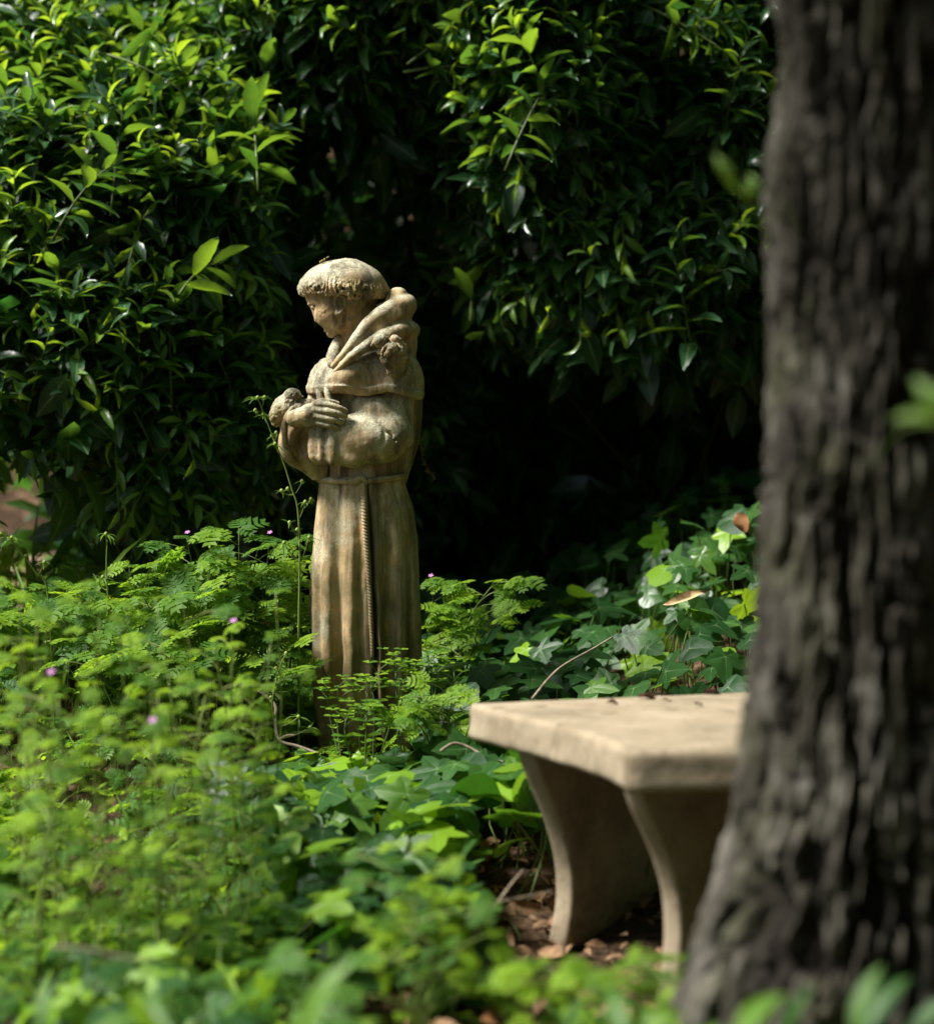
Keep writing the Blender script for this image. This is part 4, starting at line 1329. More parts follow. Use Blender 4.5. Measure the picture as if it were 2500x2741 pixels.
# loose leaves close to the camera at the bottom left
def near_ok(x, y):
    px = CX + F_PX * x / y
    return px < 1000 + 500 * smooth01((2.3 - y) / 0.3)
ivy_patch('blurred lobed leaves spreading low at the bottom left close to the camera', (-0.25, 2.4, 0.05),
          ivy_spots(150, (-0.6, 0.12, 2.0, 2.85), lambda x, y: 0.16 + 0.05 * math.sin(x * 11 + y * 7), 5, 0.3, (0.05, 0.085), near_ok), 24, 300, 0.55)

# ------------------------------------------------------------ soft herbs
HB = []
for k in range(9):
    HB.append(herb_leaf(1.0, tint=[0.18, 0.3, 0.42, 0.5, 0.58, 0.7, 0.82, 0.95, 0.5][k], seed=40 + k, droop=0.3 + 0.5 * ((k * 37) % 10) / 10, leaflets=(5, 5, 3, 7)[k % 4]))
RND = []                                            # small round leaflets
for k in range(4):
    RND.append(strip_leaf(1.0, 0.62, 4, droop=0.35, fold=0.15, tint=0.5 + 0.14 * k, peak=0.62, base=0.2, tip=0.8))
NAR = []                                            # narrow pointed leaflets
for k in range(4):
    NAR.append(strip_leaf(1.0, 0.13, 5, droop=0.4 + 0.35 * k, fold=0.3, tint=0.35 + 0.12 * k, peak=0.3))

def petal_flower(S):
    out = []
    for i in range(5):
        V, F_, A = strip_leaf(S, S * 0.62, 3, droop=-0.15, fold=0.1, tint=0.5, peak=0.68, base=0.25, tip=0.6)
        a = i * 2 * math.pi / 5
        V = V + [0, S * 0.05, 0]
        V = np.column_stack([V[:, 0] * math.cos(a) - V[:, 1] * math.sin(a), V[:, 0] * math.sin(a) + V[:, 1] * math.cos(a), V[:, 2]])
        out.append((V, F_, A))
    return join_np(out)
PETAL = NT('pink_petal')
PETAL = PETAL.finish(PETAL.ramp(PETAL.noise(PETAL.coords(), 200), [(0.3, (0.34, 0.11, 0.31)), (0.7, (0.50, 0.22, 0.46))]), 0.5)
FLOWER_ME = mesh_np('flower', *petal_flower(0.0062)); FLOWER_ME.materials.append(PETAL)

def add_flower(parent, p, origin, face=(-0.2, -0.6, 0.8), s=1.0):
    ob = bpy.data.objects.new('flower', FLOWER_ME)
    COL.objects.link(ob); ob.parent = parent
    R = frames(np.array([[0.3, 0.5, 0.4]]), np.array([face]))[0] * s
    M = Matrix(R.tolist()).to_4x4(); M.translation = Vector((np.asarray(p) - origin).tolist())
    ob.matrix_basis = M
    return ob

def herb(label, foot, tops, seed, group=None, leaf=(0.05, 0.085), kind='herb', tint=(0, 9), per=3, flowers=0, face=0.35, name='herb_plant', stem_tint=0.35):
    """a herb: stems from one foot to each top, forking near the end, every fork carrying cut leaves"""
    r = np.random.default_rng(seed)
    foot = np.array(foot, float)
    root = thing(name, foot, label, 'plant', group)
    sh = {'herb': HB, 'round': RND, 'narrow': NAR}[kind]
    cl = Cloud(sh); st_ = []
    fl = 0
    for ti_, top in enumerate(tops):
        top = np.array(top, float)
        bend = foot * 0.55 + top * 0.45 + np.array([0, 0, 0.06]) + r.normal(size=3) * 0.022
        f0 = foot + r.normal(size=3) * [0.012, 0.012, 0]
        path = catmull([f0, bend, top], 12)
        H_ = np.linalg.norm(top - foot)
        st_.append(tube(path, np.linspace(0.0019, 0.0010, 12), 5, tint=stem_tint + 0.25 * r.random()))
        if kind == 'herb':
            for q in range(per):
                lo_ = 0.28 if per > 5 else 0.62
                s = lo_ + (1 - lo_) * (q + r.random()) / per
                p0 = path[min(int(s * 11), 11)]
                an = r.random() * 6.28
                ext = 0.035 + 0.05 * r.random()
                p1 = p0 + np.array([math.cos(an) * ext, math.sin(an) * ext * 0.8, 0.012 + 0.02 * r.random()])
                st_.append(tube(catmull([p0, (p0 + p1) / 2 + [0, 0, 0.006], p1], 5), 0.0011, 4, tint=stem_tint + 0.2, cap=False))
                d = np.array([math.cos(an), math.sin(an), 0.05 + r.normal() * 0.2])
                nrm = np.array([-0.15, -face, 0.9]) + r.normal(size=3) * 0.25
                cl.put(int(r.integers(*tint)), frames(d[None], nrm[None])[0], p1, r.uniform(*leaf))
            d = np.array([r.normal(), r.normal(), 0.2])
            cl.put(int(r.integers(*tint)), frames(d[None], (np.array([-.1, -face, .9]) + r.normal(size=3) * .2)[None])[0], path[-1], r.uniform(*leaf))
        elif kind == 'round':
            for s in (0.45, 0.62, 0.76, 0.88, 1.0):
                p0 = path[min(int(s * 11), 11)]
                m = 2 if s < 0.8 else 3
                a0 = r.random() * 6.28
                ln = 0.028 if s < 0.7 else 0.019
                forks = [p0]
                if s > 0.7:
                    forks = [p0 + np.array([math.cos(a0 + q * 2.1) * 0.024, math.sin(a0 + q * 2.1) * 0.02, 0.018]) for q in range(2)]
                    for q in forks:
                        st_.append(tube([p0, (p0 + q) / 2 + [0, 0, .002], q], 0.0008, 4, tint=0.55, cap=False))
                for fk in forks:
                    for q in range(m):
                        an = a0 + q * 2 * math.pi / m + r.normal() * 0.2
                        d = np.array([math.cos(an), math.sin(an), 0.25])
                        cl.put(int(r.integers(0, 4)), frames(d[None], np.array([[0, -.2, 1.0]]))[0], fk, ln * r.uniform(0.8, 1.2))
        else:
            for s in (0.3, 0.52, 0.7, 0.86, 1.0):
                p0 = path[min(int(s * 11), 11)]
                for q in range(6 if s > 0.6 else 4):
                    an = r.random() * 6.28
                    d = np.array([math.cos(an), math.sin(an), 0.45 * r.normal()])
                    cl.put(int(r.integers(0, 4)), frames(d[None], np.array([[0, -.2, 1.0]]))[0], p0, r.uniform(0.025, 0.05))
        if fl < flowers:
            fl += 1
            add_flower(root, path[-1] + [0.003, -0.008, 0.013], foot)
    place_objects('leaf', cl, cl.rows[:300], root, foot, M_HERB, kind)
    V, F_, A = join_np(st_)
    link('stem', mesh_np('stem', V - foot, F_, A), M_STEM, root)
    return root

def tops_px(pts):
    return [pix(x, y, Y) for x, y, Y in pts]

def foot_at(px, Y):
    p = pix(px, 0, Y); p[2] = float(gz(p[0], Y)) - 0.01
    return p

# clumps left of the statue, in focus
L_HERBS = [
    (640, 4.55, [(500, 1440, 4.5), (570, 1425, 4.5), (640, 1415, 4.6), (450, 1480, 4.5), (690, 1470, 4.5), (560, 1500, 4.4), (620, 1520, 4.4)]),
    (760, 4.62, [(720, 1440, 4.6), (790, 1450, 4.65), (815, 1500, 4.66), (760, 1520, 4.55), (700, 1530, 4.5), (800, 1560, 4.6), (780, 1640, 4.55)]),
    (430, 4.5, [(330, 1520, 4.5), (400, 1510, 4.45), (470, 1540, 4.45), (280, 1560, 4.5), (380, 1580, 4.4), (440, 1600, 4.4)]),
    (560, 4.4, [(480, 1610, 4.4), (540, 1590, 4.4), (600, 1600, 4.4), (660, 1590, 4.4), (700, 1640, 4.42), (520, 1660, 4.35), (620, 1680, 4.35)]),
    (300, 4.4, [(200, 1600, 4.4), (260, 1590, 4.4), (330, 1620, 4.35), (160, 1650, 4.4), (300, 1680, 4.3), (380, 1660, 4.35)]),
    (720, 4.42, [(650, 1710, 4.4), (720, 1700, 4.4), (770, 1720, 4.42), (800, 1790, 4.42), (690, 1780, 4.35), (760, 1840, 4.35)]),
    (420, 4.25, [(330, 1740, 4.25), (400, 1720, 4.25), (470, 1740, 4.2), (540, 1750, 4.2), (250, 1780, 4.2), (420, 1800, 4.15)]),
    (150, 4.6, [(60, 1600, 4.6), (120, 1570, 4.6), (180, 1580, 4.6), (20, 1650, 4.5), (100, 1660, 4.5)]),
]
L_LAB = ['tall feathery herb topped by a pink flower, a step left of the robe', 'feathery herb touching the left side of the robe above the chipped hem',
         'feathery herb between the tall pink-flowered herb and the leafy star', 'dark-stemmed feathery herb in the gap below the tall pink-flowered herb',
         'feathery herb at the foot of the wiry stem with a leafy star', 'shaded feathery herb beside the chipped hem of the robe',
         'low feathery herb in front of the others left of the statue', 'feathery herb under the leaning wiry stem at the left edge']
for i, (fx, fy, tp) in enumerate(L_HERBS):
    herb(L_LAB[i], foot_at(fx, fy), tops_px(tp), 100 + i, 'feathery herbs left of the statue', leaf=(0.055, 0.10), per=4, flowers=1 if i in (0, 1, 3) else 0, tint=(1, 7))
# clump against the right side of the statue
herb('bright feathery herb clump against the right side of the statue', foot_at(1190, 4.74),
     tops_px([(1150, 1555, 4.76), (1200, 1565, 4.74), (1260, 1590, 4.74), (1325, 1555, 4.74), (1385, 1562, 4.72), (1290, 1640, 4.7), (1170, 1640, 4.72), (1215, 1690, 4.7), (1335, 1660, 4.7), (1150, 1720, 4.7), (1250, 1760, 4.66)]), 130,
     leaf=(0.05, 0.085), per=4, flowers=1, tint=(4, 7), stem_tint=0.5)
herb('low herb with reddish stems between the statue foot and the bench corner', foot_at(1190, 4.15),
     tops_px([(1090, 1920, 4.15), (1150, 1880, 4.1), (1210, 1850, 4.1), (1180, 1950, 4.1), (1240, 1910, 4.15), (1120, 1960, 4.1), (1250, 1940, 4.1)]), 131,
     leaf=(0.04, 0.07), per=3, flowers=1, tint=(4, 7), stem_tint=0.08)
# round-leaved sprigs at the foot of the statue
for i, (fx, fy, tp) in enumerate([
    (1005, 4.20, [(1010, 1800, 4.22), (1040, 1775, 4.24), (985, 1830, 4.2)]),
    (935, 4.22, [(880, 1850, 4.22), (905, 1840, 4.22), (945, 1835, 4.24)]),
    (1085, 4.26, [(1060, 1760, 4.28), (1110, 1790, 4.26), (1085, 1815, 4.25)]),
    (1160, 4.3, [(1150, 1775, 4.3), (1190, 1770, 4.32), (1215, 1785, 4.35), (1170, 1800, 4.3)]),
    (960, 4.12, [(925, 1925, 4.12), (960, 1900, 4.12), (985, 1910, 4.1)]),
]):
    herb(['round-leaved sprig rising under the end of the hanging rope', 'round-leaved sprig before the left half of the robe hem', 'topmost round-leaved sprig before the dark fold right of the rope', 'round-leaved sprig at the right corner of the robe hem', 'lowest round-leaved sprig at the middle of the robe hem'][i], foot_at(fx, fy), tops_px(tp), 140 + i, 'round-leaved sprigs at the foot of the statue', kind='round')
# wiry plants with starry whorls
def star_plant(label, foot, path_px, whorls, seed, Y, twigs=()):
    r = np.random.default_rng(seed)
    foot = np.array(foot, float)
    root = thing('star_leaved_plant', foot, label, 'plant')
    path = catmull([foot] + [pix(x, y, Y) for x, y in path_px], 40)
    st_ = [tube(path, np.linspace(0.0028, 0.0012, 40), 6, tint=0.72)]
    cl = Cloud(NAR); buds = []
    for wx, wy, n, ln in whorls:
        c = pix(wx, wy, Y) + [0, r.normal() * 0.008, 0]
        j = np.argmin(((path - c) ** 2).sum(1))
        if np.linalg.norm(path[j] - c) > 0.006:
            a = path[max(j - 2, 0)]
            st_.append(tube(catmull([a, (a + c) / 2 + [0, 0, -0.004], c], 6), 0.0011, 4, tint=0.7))
        for q in range(n):
            an = q * 2 * math.pi / n + r.normal() * 0.3
            d = np.array([math.cos(an), math.sin(an) * 0.8, 0.3 * r.normal() + 0.1])
            cl.put(int(r.integers(0, 4)), frames(d[None], np.array([[0, -.3, 1.0]]))[0], c, ln * r.uniform(0.7, 1.3))
        V, F_, A = tube([c + [0, 0, -0.004], c + [0, 0, -.001], c + [0, 0, 0.003], c + [0, 0, .006]], [0.001, 0.0042, 0.0042, 0.001], 7, tint=0.95)
        buds.append((V, F_, A))
    place_objects('leaf', cl, cl.rows, root, foot, M_HERB, 'narrow')
    V, F_, A = join_np(st_); link('stem', mesh_np('stem', V - foot, F_, A), M_STEM, root)
    for V, F_, A in buds:
        link('seed_pod', mesh_np('seed_pod', V - foot, F_, A), M_STEM, root)
    return root
star_plant('tall wiry stem with starry leaf whorls rising beside the statue elbow', foot_at(800, 4.4),
           [(800, 1700), (803, 1480), (797, 1360), (782, 1310), (760, 1240), (735, 1180), (712, 1120), (692, 1070)],
           [(690, 1066, 9, 0.03), (708, 1065, 6, 0.018), (705, 1112, 7, 0.024), (684, 1100, 4, 0.016), (728, 1168, 6, 0.022), (740, 1160, 4, 0.02), (738, 1190, 7, 0.032),
            (754, 1315, 5, 0.02), (770, 1310, 4, 0.015), (808, 1290, 6, 0.018), (818, 1345, 6, 0.018), (832, 1338, 5, 0.014), (776, 1400, 4, 0.02), (795, 1420, 5, 0.016), (760, 1455, 7, 0.04), (828, 1440, 6, 0.025)], 150, 4.4)
star_plant('wiry stem topped by a leafy star standing clear of the herbs at the left', foot_at(300, 4.4),
           [(298, 1780), (292, 1640), (286, 1520), (288, 1445)], [(288, 1430, 11, 0.028), (280, 1545, 8, 0.03), (262, 1560, 5, 0.024), (300, 1640, 5, 0.02)], 151, 4.4)
star_plant('leaning wiry stem with a spidery whorl at the left edge', foot_at(150, 4.5),
           [(130, 1600), (95, 1530), (45, 1465), (15, 1420), (-20, 1370)], [(35, 1440, 9, 0.034), (5, 1430, 6, 0.024), (70, 1490, 4, 0.02), (125, 1505, 8, 0.022)], 152, 4.5)
star_plant('pale star-leaved sprig beside the chipped robe hem', foot_at(740, 4.25),
           [(738, 1960), (730, 1880), (745, 1800), (765, 1750)], [(765, 1752, 6, 0.02), (740, 1790, 7, 0.034), (725, 1870, 4, 0.02), (655, 1825, 8, 0.028), (790, 1845, 6, 0.02), (800, 1920, 7, 0.03), (830, 1950, 6, 0.025)], 153, 4.25)

# tall wispy sprigs nearer the camera, thrown out of focus
r_ = np.random.default_rng(9)
W_HERBS = [(330, 3.35, 1560), (120, 3.3, 1640), (520, 3.5, 1600), (650, 3.55, 1680), (420, 3.2, 1760), (200, 3.1, 1820), (60, 3.2, 1730), (700, 3.6, 1580), (560, 3.3, 1800), (300, 3.05, 1900), (100, 2.9, 2000), (470, 3.0, 1950), (620, 3.25, 1900), (30, 3.5, 1560)]
W_HERBS.sort()
ORD = ['first', 'second', 'third', 'fourth', 'fifth', 'sixth', 'seventh', 'eighth', 'ninth', 'tenth', 'eleventh', 'twelfth', 'thirteenth', 'fourteenth']
for i, (fx, fy, ty) in enumerate(W_HERBS):
    ft = foot_at(fx, fy)
    tp = []
    for q in range(4):
        tp.append((fx + r_.normal() * 55, ty + abs(r_.normal()) * 130 * (q > 0), fy + r_.normal() * 0.04))
    herb('blurred bright green wisp of herb in the near bed, %s from the left edge' % ORD[i], ft, tops_px(tp), 160 + i, 'bright wild herbs in the near left', leaf=(0.026, 0.046), per=6, tint=(5, 9), flowers=1 if i % 4 == 0 else 0, stem_tint=0.6)
herb('yellow-green leafy sprig in front of the bare soil by the bench leg', foot_at(1120, 2.75),
     tops_px([(1060, 2300, 2.8), (1120, 2260, 2.8), (1150, 2350, 2.8), (1080, 2420, 2.75), (1180, 2440, 2.75), (1040, 2470, 2.75), (1130, 2480, 2.7), (1200, 2520, 2.7), (1110, 2390, 2.75)]), 180, leaf=(0.03, 0.05), per=6, tint=(6, 9), stem_tint=0.6)

# low herbs round the feet of the bench and the tree
B_HERBS = [(1450, 2.72, [(1420, 2640, 2.72), (1480, 2665, 2.7), (1390, 2690, 2.7)], 'low blurred herb hiding the foot of the far bench leg'),
           (1690, 2.62, [(1640, 2665, 2.62), (1720, 2640, 2.6), (1760, 2690, 2.6)], 'low blurred herb in front of the near bench leg'),
           (1850, 2.5, [(1800, 2660, 2.5), (1860, 2620, 2.5), (1900, 2690, 2.48)], 'low blurred herb between the near bench leg and the tree foot'),
           (1560, 2.66, [(1530, 2690, 2.66), (1590, 2670, 2.64)], 'smallest blurred herb between the two bench legs')]
for i, (fx, fy, tp, lab) in enumerate(B_HERBS):
    herb(lab, foot_at(fx, fy), tops_px(tp), 190 + i, 'low herbs at the feet of the bench', leaf=(0.03, 0.055), per=6, tint=(3, 8), stem_tint=0.5)

# ------------------------------------------------------------ the uncountable rest of the ground cover
def ground_cover():
    r = np.random.default_rng(15)
    GB = [strip_leaf(1.0, 0.045, 6, droop=0.5 + 0.5 * k, fold=0.3, tint=0.45 + 0.15 * k, peak=0.25) for k in range(4)]
    cl = Cloud(HB + RND + GB)
    n = 0
    while n < 5200:
        y = 1.75 + 3.9 * r.random() ** 0.9
        x = r.uniform(-0.27, 0.26) * y
        px = CX + F_PX * x / y
        if y > 2.4 and px > 980 - 230 * (y - 2.4) and y < 4.05 and not (2.72 < y < 3.02 and 1480 < px < 2050):
            continue
        if y > 4.02 and px > 1080 and r.random() > 0.05:
            continue
        if ((x + 0.22) / 0.13) ** 2 + ((y - 4.5) / 0.11) ** 2 < 1:
            continue
        if y < 2.75 and px > 1000 and r.random() < 0.35:
            continue
        mound = 0.5 + 0.5 * float(vnoise(x * 4.5, y * 3.0, 0, 55))
        if r.random() > 0.18 + 1.1 * smooth01((float(vnoise(x * 8, y * 5, 1, 58)) + 0.45) / 0.8):
            continue
        h = 0.10 + 0.13 * mound
        if 3.6 < y < 4.35:
            h *= 0.62
        if px > 640 and y > 3.95:
            h = 0.05 + 0.04 * mound
        if y > 4.0:
            h += 0.16 * smooth01((-x - 0.25) / 0.4) * smooth01((y - 4.25) / 0.5)
        if y < 2.75:
            h = 0.07 + 0.09 * mound + (0.02 if px > 1700 else 0)
        if 2.72 < y < 3.02 and px > 1400:
            h = 0.06
        z = float(gz(x, y)) + h * (0.15 + 0.85 * r.random() ** 0.55)
        lum = float(vnoise(x * 5 + 9, y * 4, 2, 57)) * 3.6 + 3.4 + r.normal() * 1.4
        k = int(np.clip(lum, 0, 8)) if r.random() < 0.7 else 9 + int(r.integers(4))
        an = r.random() * 6.28
        d = np.array([math.cos(an), math.sin(an), r.normal() * 0.3])
        nrm = np.array([-0.2, -0.25, 0.9]) + r.normal(size=3) * 0.35
        s = r.uniform(0.035, 0.075) if k < 9 else r.uniform(0.018, 0.034)
        cl.put(k, frames(d[None], nrm[None])[0], (x, y, z), s)
        if r.random() < 0.10 and not (y > 3.9 and px > 600):        # blades of grass pushing through
            d = np.array([r.normal() * 0.35, r.normal() * 0.35, 1.0])
            cl.put(13 + int(r.integers(4)), frames(d[None], np.array([[r.normal(), -1.0, 0.2]]))[0], (x, y, float(gz(x, y))), h * r.uniform(0.9, 1.7))
        n += 1
    for i in range(260):
        x = r.uniform(-2.0, -1.15); y = r.uniform(5.6, 6.9)
        z = float(gz(x, y)) + 0.16 * r.random() ** 1.5
        d = np.array([r.normal(), r.normal(), 0.2])
        cl.put(int(r.integers(0, 9)), frames(d[None], (np.array([-.2, -.4, .8]) + r.normal(size=3) * .3)[None])[0], (x, y, z), r.uniform(0.05, 0.09))
    V, F_, A = cl.merged(cl.rows, np.zeros(3))
    g = link('ground_cover', mesh_np('ground_cover', V, F_, A), M_HERB)
    g['kind'] = 'stuff'
    g['label'] = 'mixed low green herbs and clover carpeting the ground'
    # thin stalks everywhere under the leaves
    st_ = []
    for k, R, p, s in cl.rows[::3]:
        f = np.array([p[0] + r.normal() * 0.02, p[1] + r.normal() * 0.02, 0]); f[2] = float(gz(f[0], f[1]))
        st_.append(tube([f, (p + f) / 2 + r.normal(size=3) * 0.006, p], 0.0011, 3, tint=0.4 + 0.3 * r.random(), cap=False))
    V, F_, A = join_np(st_)
    g = link('ground_cover_stalks', mesh_np('ground_cover_stalks', V, F_, A), M_STEM)
    g['kind'] = 'stuff'
    g['label'] = 'thin green stalks beneath the carpet of herbs'
ground_cover()

# broad leaves close to the camera along the bottom of the view
def near_leaves():
    r = np.random.default_rng(19)
    BL = [strip_leaf(1.0, 0.22 + 0.14 * r.random(), 8, droop=0.5 + 0.7 * r.random(), fold=0.3, tint=0.35 + 0.12 * k, peak=0.4) for k in range(5)]
    spots = [(870, 2720, 2.15, 0.17, 20, 3), (2230, 2720, 1.95, 0.16, 35, 3), (2290, 2740, 1.9, 0.13, -50, 2), (1760, 2720, 2.05, 0.13, -40, 2), (2060, 2740, 1.9, 0.11, 50, 1),
             (1620, 2735, 2.1, 0.12, 30, 4), (350, 2735, 2.0, 0.13, -30, 1), (100, 2720, 2.05, 0.12, 20, 2), (2420, 2730, 1.95, 0.13, 60, 1), (1400, 2730, 2.2, 0.10, 50, 4), (1150, 2735, 2.1, 0.12, -60, 2)]
    spots.sort()
    for i, (px, py, Y, S, lean, k) in enumerate(spots):
        py += 15
        p = pix(px, py, Y)
        root = thing('broad_leaved_plant', (p[0], p[1], float(gz(p[0], p[1]))), 'blurred broad-leaved plant at the bottom of the view, %s from the left' % ORD[i], 'plant', 'broad-leaved plants close to the camera')
        o = np.array(root.location)
        cl = Cloud(BL); st_ = []
        for q in range(6):
            a = math.radians(lean) + r.normal() * 0.6
            d = np.array([math.sin(a), -0.1 + r.normal() * 0.4, math.cos(a) * (0.9 if q == 0 else 0.45)])
            b = p + np.array([r.normal() * 0.03, r.normal() * 0.03, -0.02 - 0.05 * r.random() * q])
            cl.put((k + q) % 5, frames(d[None], (np.array([-0.5, -0.5, 0.6]) + r.normal(size=3) * .2)[None])[0], b, 0.62 * S * (1 - 0.07 * q))
            st_.append(tube(catmull([o, (o + b) / 2 + r.normal(size=3) * .01, b], 6), 0.0022, 5, tint=0.5))
        place_objects('leaf', cl, cl.rows, root, o, M_IVY, 'broad')
        V, F_, A = join_np(st_); link('stem', mesh_np('stem', V - o, F_, A), M_STEM, root)
near_leaves()
# ------------------------------------------------------------ small things lying about
DEAD = NT('dry_brown_leaf')
_c = DEAD.noise(DEAD.coords(), 40, 4, 0.6)
DEAD = DEAD.finish(DEAD.ramp(_c, [(0.3, (0.09, 0.045, 0.02)), (0.55, (0.20, 0.115, 0.06)), (0.8, (0.34, 0.225, 0.13))]), 0.7, DEAD.bump(_c, 0.4, 0.004), 0.2)
TAN = NT('tan_leaf')
_c = TAN.noise(TAN.coords(), 50, 3, 0.6)
TAN = TAN.finish(TAN.ramp(_c, [(0.3, (0.26, 0.14, 0.06)), (0.6, (0.46, 0.33, 0.16))]), 0.6)
RUST = NT('rust_leaf')
_c = RUST.noise(RUST.coords(), 50, 3, 0.6)
RUST = RUST.finish(RUST.ramp(_c, [(0.3, (0.16, 0.065, 0.022)), (0.7, (0.32, 0.16, 0.065))]), 0.6)
MAROON = NT('fallen_petal_red')
MAROON = MAROON.finish(MAROON.ramp(MAROON.noise(MAROON.coords(), 60), [(0.3, (0.05, 0.018, 0.014)), (0.7, (0.11, 0.04, 0.03))]), 0.7)
TWIG = NT('pale_dry_twig')
TWIG = TWIG.finish(TWIG.ramp(TWIG.noise(TWIG.coords(), 70), [(0.3, (0.12, 0.09, 0.06)), (0.7, (0.30, 0.25, 0.175))]), 0.8)

def dead_leaf(label, p, S, mat, seed, group=None, d=None, nrm=None, name='fallen_leaf', curl=2.0, wid=0.45):
    r = np.random.default_rng(seed)
    V, F_, A = strip_leaf(1.0, wid, 9, droop=curl * (0.6 + 0.5 * r.random()), fold=0.5 + 0.5 * r.random(), twist=r.normal() * 0.9, peak=0.42, wave=0.12, ph=r.random() * 6)
    V = V + 0.02 * np.stack([vnoise(V[:, 1] * 5, V[:, 0] * 9, 0, seed), 0 * V[:, 0], vnoise(V[:, 1] * 6, V[:, 0] * 8, 3, seed)], 1)
    d = np.array([r.normal(), r.normal(), 0.15]) if d is None else np.array(d, float)
    nrm = np.array([r.normal() * 0.4, -0.5 + r.normal() * 0.4, 0.8]) if nrm is None else np.array(nrm, float)
    R = frames(d[None], nrm[None])[0] * S
    ob = link(name, mesh_np(name, (V - [0, 0.5, 0]) @ R.T, F_), mat, None, tuple(p))
    return tag(ob, label, 'leaf', group)

def on_ground(px, Y, up=0.012):
    p = pix(px, 0, Y); p[2] = float(gz(p[0], Y)) + up
    return p

G = 'dry leaves littering the bare soil'
# (x of the photograph, distance, length, what singles it out)
LITTER = [(1345, 3.50, 0.085, 'tan curled leaf lying nearest the shaded ivy left of the bench leg'), (1395, 3.38, 0.12, 'large pale curled dry leaf lying against the far bench leg'),
          (1330, 3.33, 0.10, 'long dry leaf lying on its edge under the thin grey twig'), (1430, 3.28, 0.07, 'small dry leaf touching the outer foot of the far bench leg'),
          (1290, 3.25, 0.09, 'brown leaf folded in two left of the thin grey twig'), (1370, 3.22, 0.10, 'flat buff leaf in front of the large pale curled leaf'),
          (1310, 3.12, 0.09, 'dry leaf arched over a dark hollow in the soil'), (1440, 3.12, 0.08, 'dry leaf just in front of the foot of the far bench leg'),
          (1545, 3.12, 0.10, 'dry leaf in the dark between the two bench legs'), (1620, 3.05, 0.11, 'pointed dry leaf tipped up beside the near bench leg'),
          (1230, 3.15, 0.08, 'dark brown leaf at the edge of the yellow-green sprig'), (1270, 3.45, 0.075, 'reddish brown leaf half under the ivy mound')]
for i, (px, Y, S, lab) in enumerate(LITTER):
    dead_leaf(lab, on_ground(px, Y, 0.02 + 0.012 * (i % 3)), S, DEAD, 300 + i, G)
dead_leaf('small rust-red leaf on the soil in front of the bench legs', on_ground(1330, 2.98, 0.03), 0.05, RUST, 330, d=(1, 0.2, 0.1), nrm=(0, -0.6, 0.8))
dead_leaf('tan withered leaf lying across the ivy behind the bench', pix(1830, 1600, 4.5), 0.10, TAN, 331, d=(-0.95, -0.1, -0.28), nrm=(-0.2, -0.9, 0.35), wid=0.20, curl=0.35)
dead_leaf('orange leaf caught high in the ivy beside the tree trunk', pix(1985, 1400, 5.0), 0.055, RUST, 332, d=(0.4, -0.3, -0.7), nrm=(-0.2, -0.9, 0.3), wid=0.7, curl=0.4)
dead_leaf('brown curled leaf among the stems left of the statue', pix(715, 1655, 4.4), 0.055, DEAD, 333, d=(1, 0, 0.1), nrm=(0, -0.8, 0.6), wid=0.5)
dead_leaf('dry brown leaf hanging in the shaded hedge at the right', pix(1735, 640, 5.45), 0.09, DEAD, 334, d=(0.15, -0.2, -1), nrm=(0, -1, 0.1), wid=0.3)

# the rest of the litter: crumbs of leaf and bark nobody could count
def litter():
    r = np.random.default_rng(71)
    sh = [strip_leaf(1.0, 0.3 + 0.25 * r.random(), 5, droop=1.5 * r.random(), fold=0.6 * r.random(), twist=r.normal() * 0.8, peak=0.45, wave=0.1, ph=r.random() * 6) for k in range(6)]
    cl = Cloud(sh)
    for i in range(900):
        y = r.uniform(2.75, 3.95); x = r.uniform(-0.25, 0.75)
        px = CX + F_PX * x / y
        if px < 900:
            continue
        s = 0.02 + 0.06 * r.random() ** 2
        d = np.array([r.normal(), r.normal(), 0.25 * r.normal()])
        cl.put(int(r.integers(6)), frames(d[None], (np.array([0, -.2, .9]) + r.normal(size=3) * .4)[None])[0], (x, y, float(gz(x, y)) + 0.004 + 0.012 * r.random()), s)
    V, F_, A = cl.merged(cl.rows, np.zeros(3))
    ob = link('leaf_litter', mesh_np('leaf_litter', V, F_, A), DEAD)
    ob['kind'] = 'stuff'
    ob['label'] = 'crumbled dry leaves scattered over the soil under the bench'
litter()

# scraps on the seat of the bench
SCR = [(1735, 3.60, MAROON, 'dark red scrap of leaf near the back edge of the bench seat', 0.040), (1640, 3.52, MAROON, 'dark scrap of leaf in the middle of the bench seat', 0.024),
       (1905, 3.67, MAROON, 'dark red scrap of leaf on the bench seat beside the trunk', 0.036), (1785, 3.56, DEAD, 'pale husk on the bench seat behind the others', 0.020), (1870, 3.50, MAROON, 'tiny dark scrap at the near side of the bench seat', 0.018)]
for i, (px, Y, m_, lab, S) in enumerate(SCR):
    p = pix(px, 0, Y); p[2] = SEAT_Z + 0.004
    dead_leaf(lab, p, S, m_, 340 + i, 'leaf scraps on the bench seat', d=(1, 0.3, 0), nrm=(0, 0, 1), curl=0.5, name='leaf_scrap')

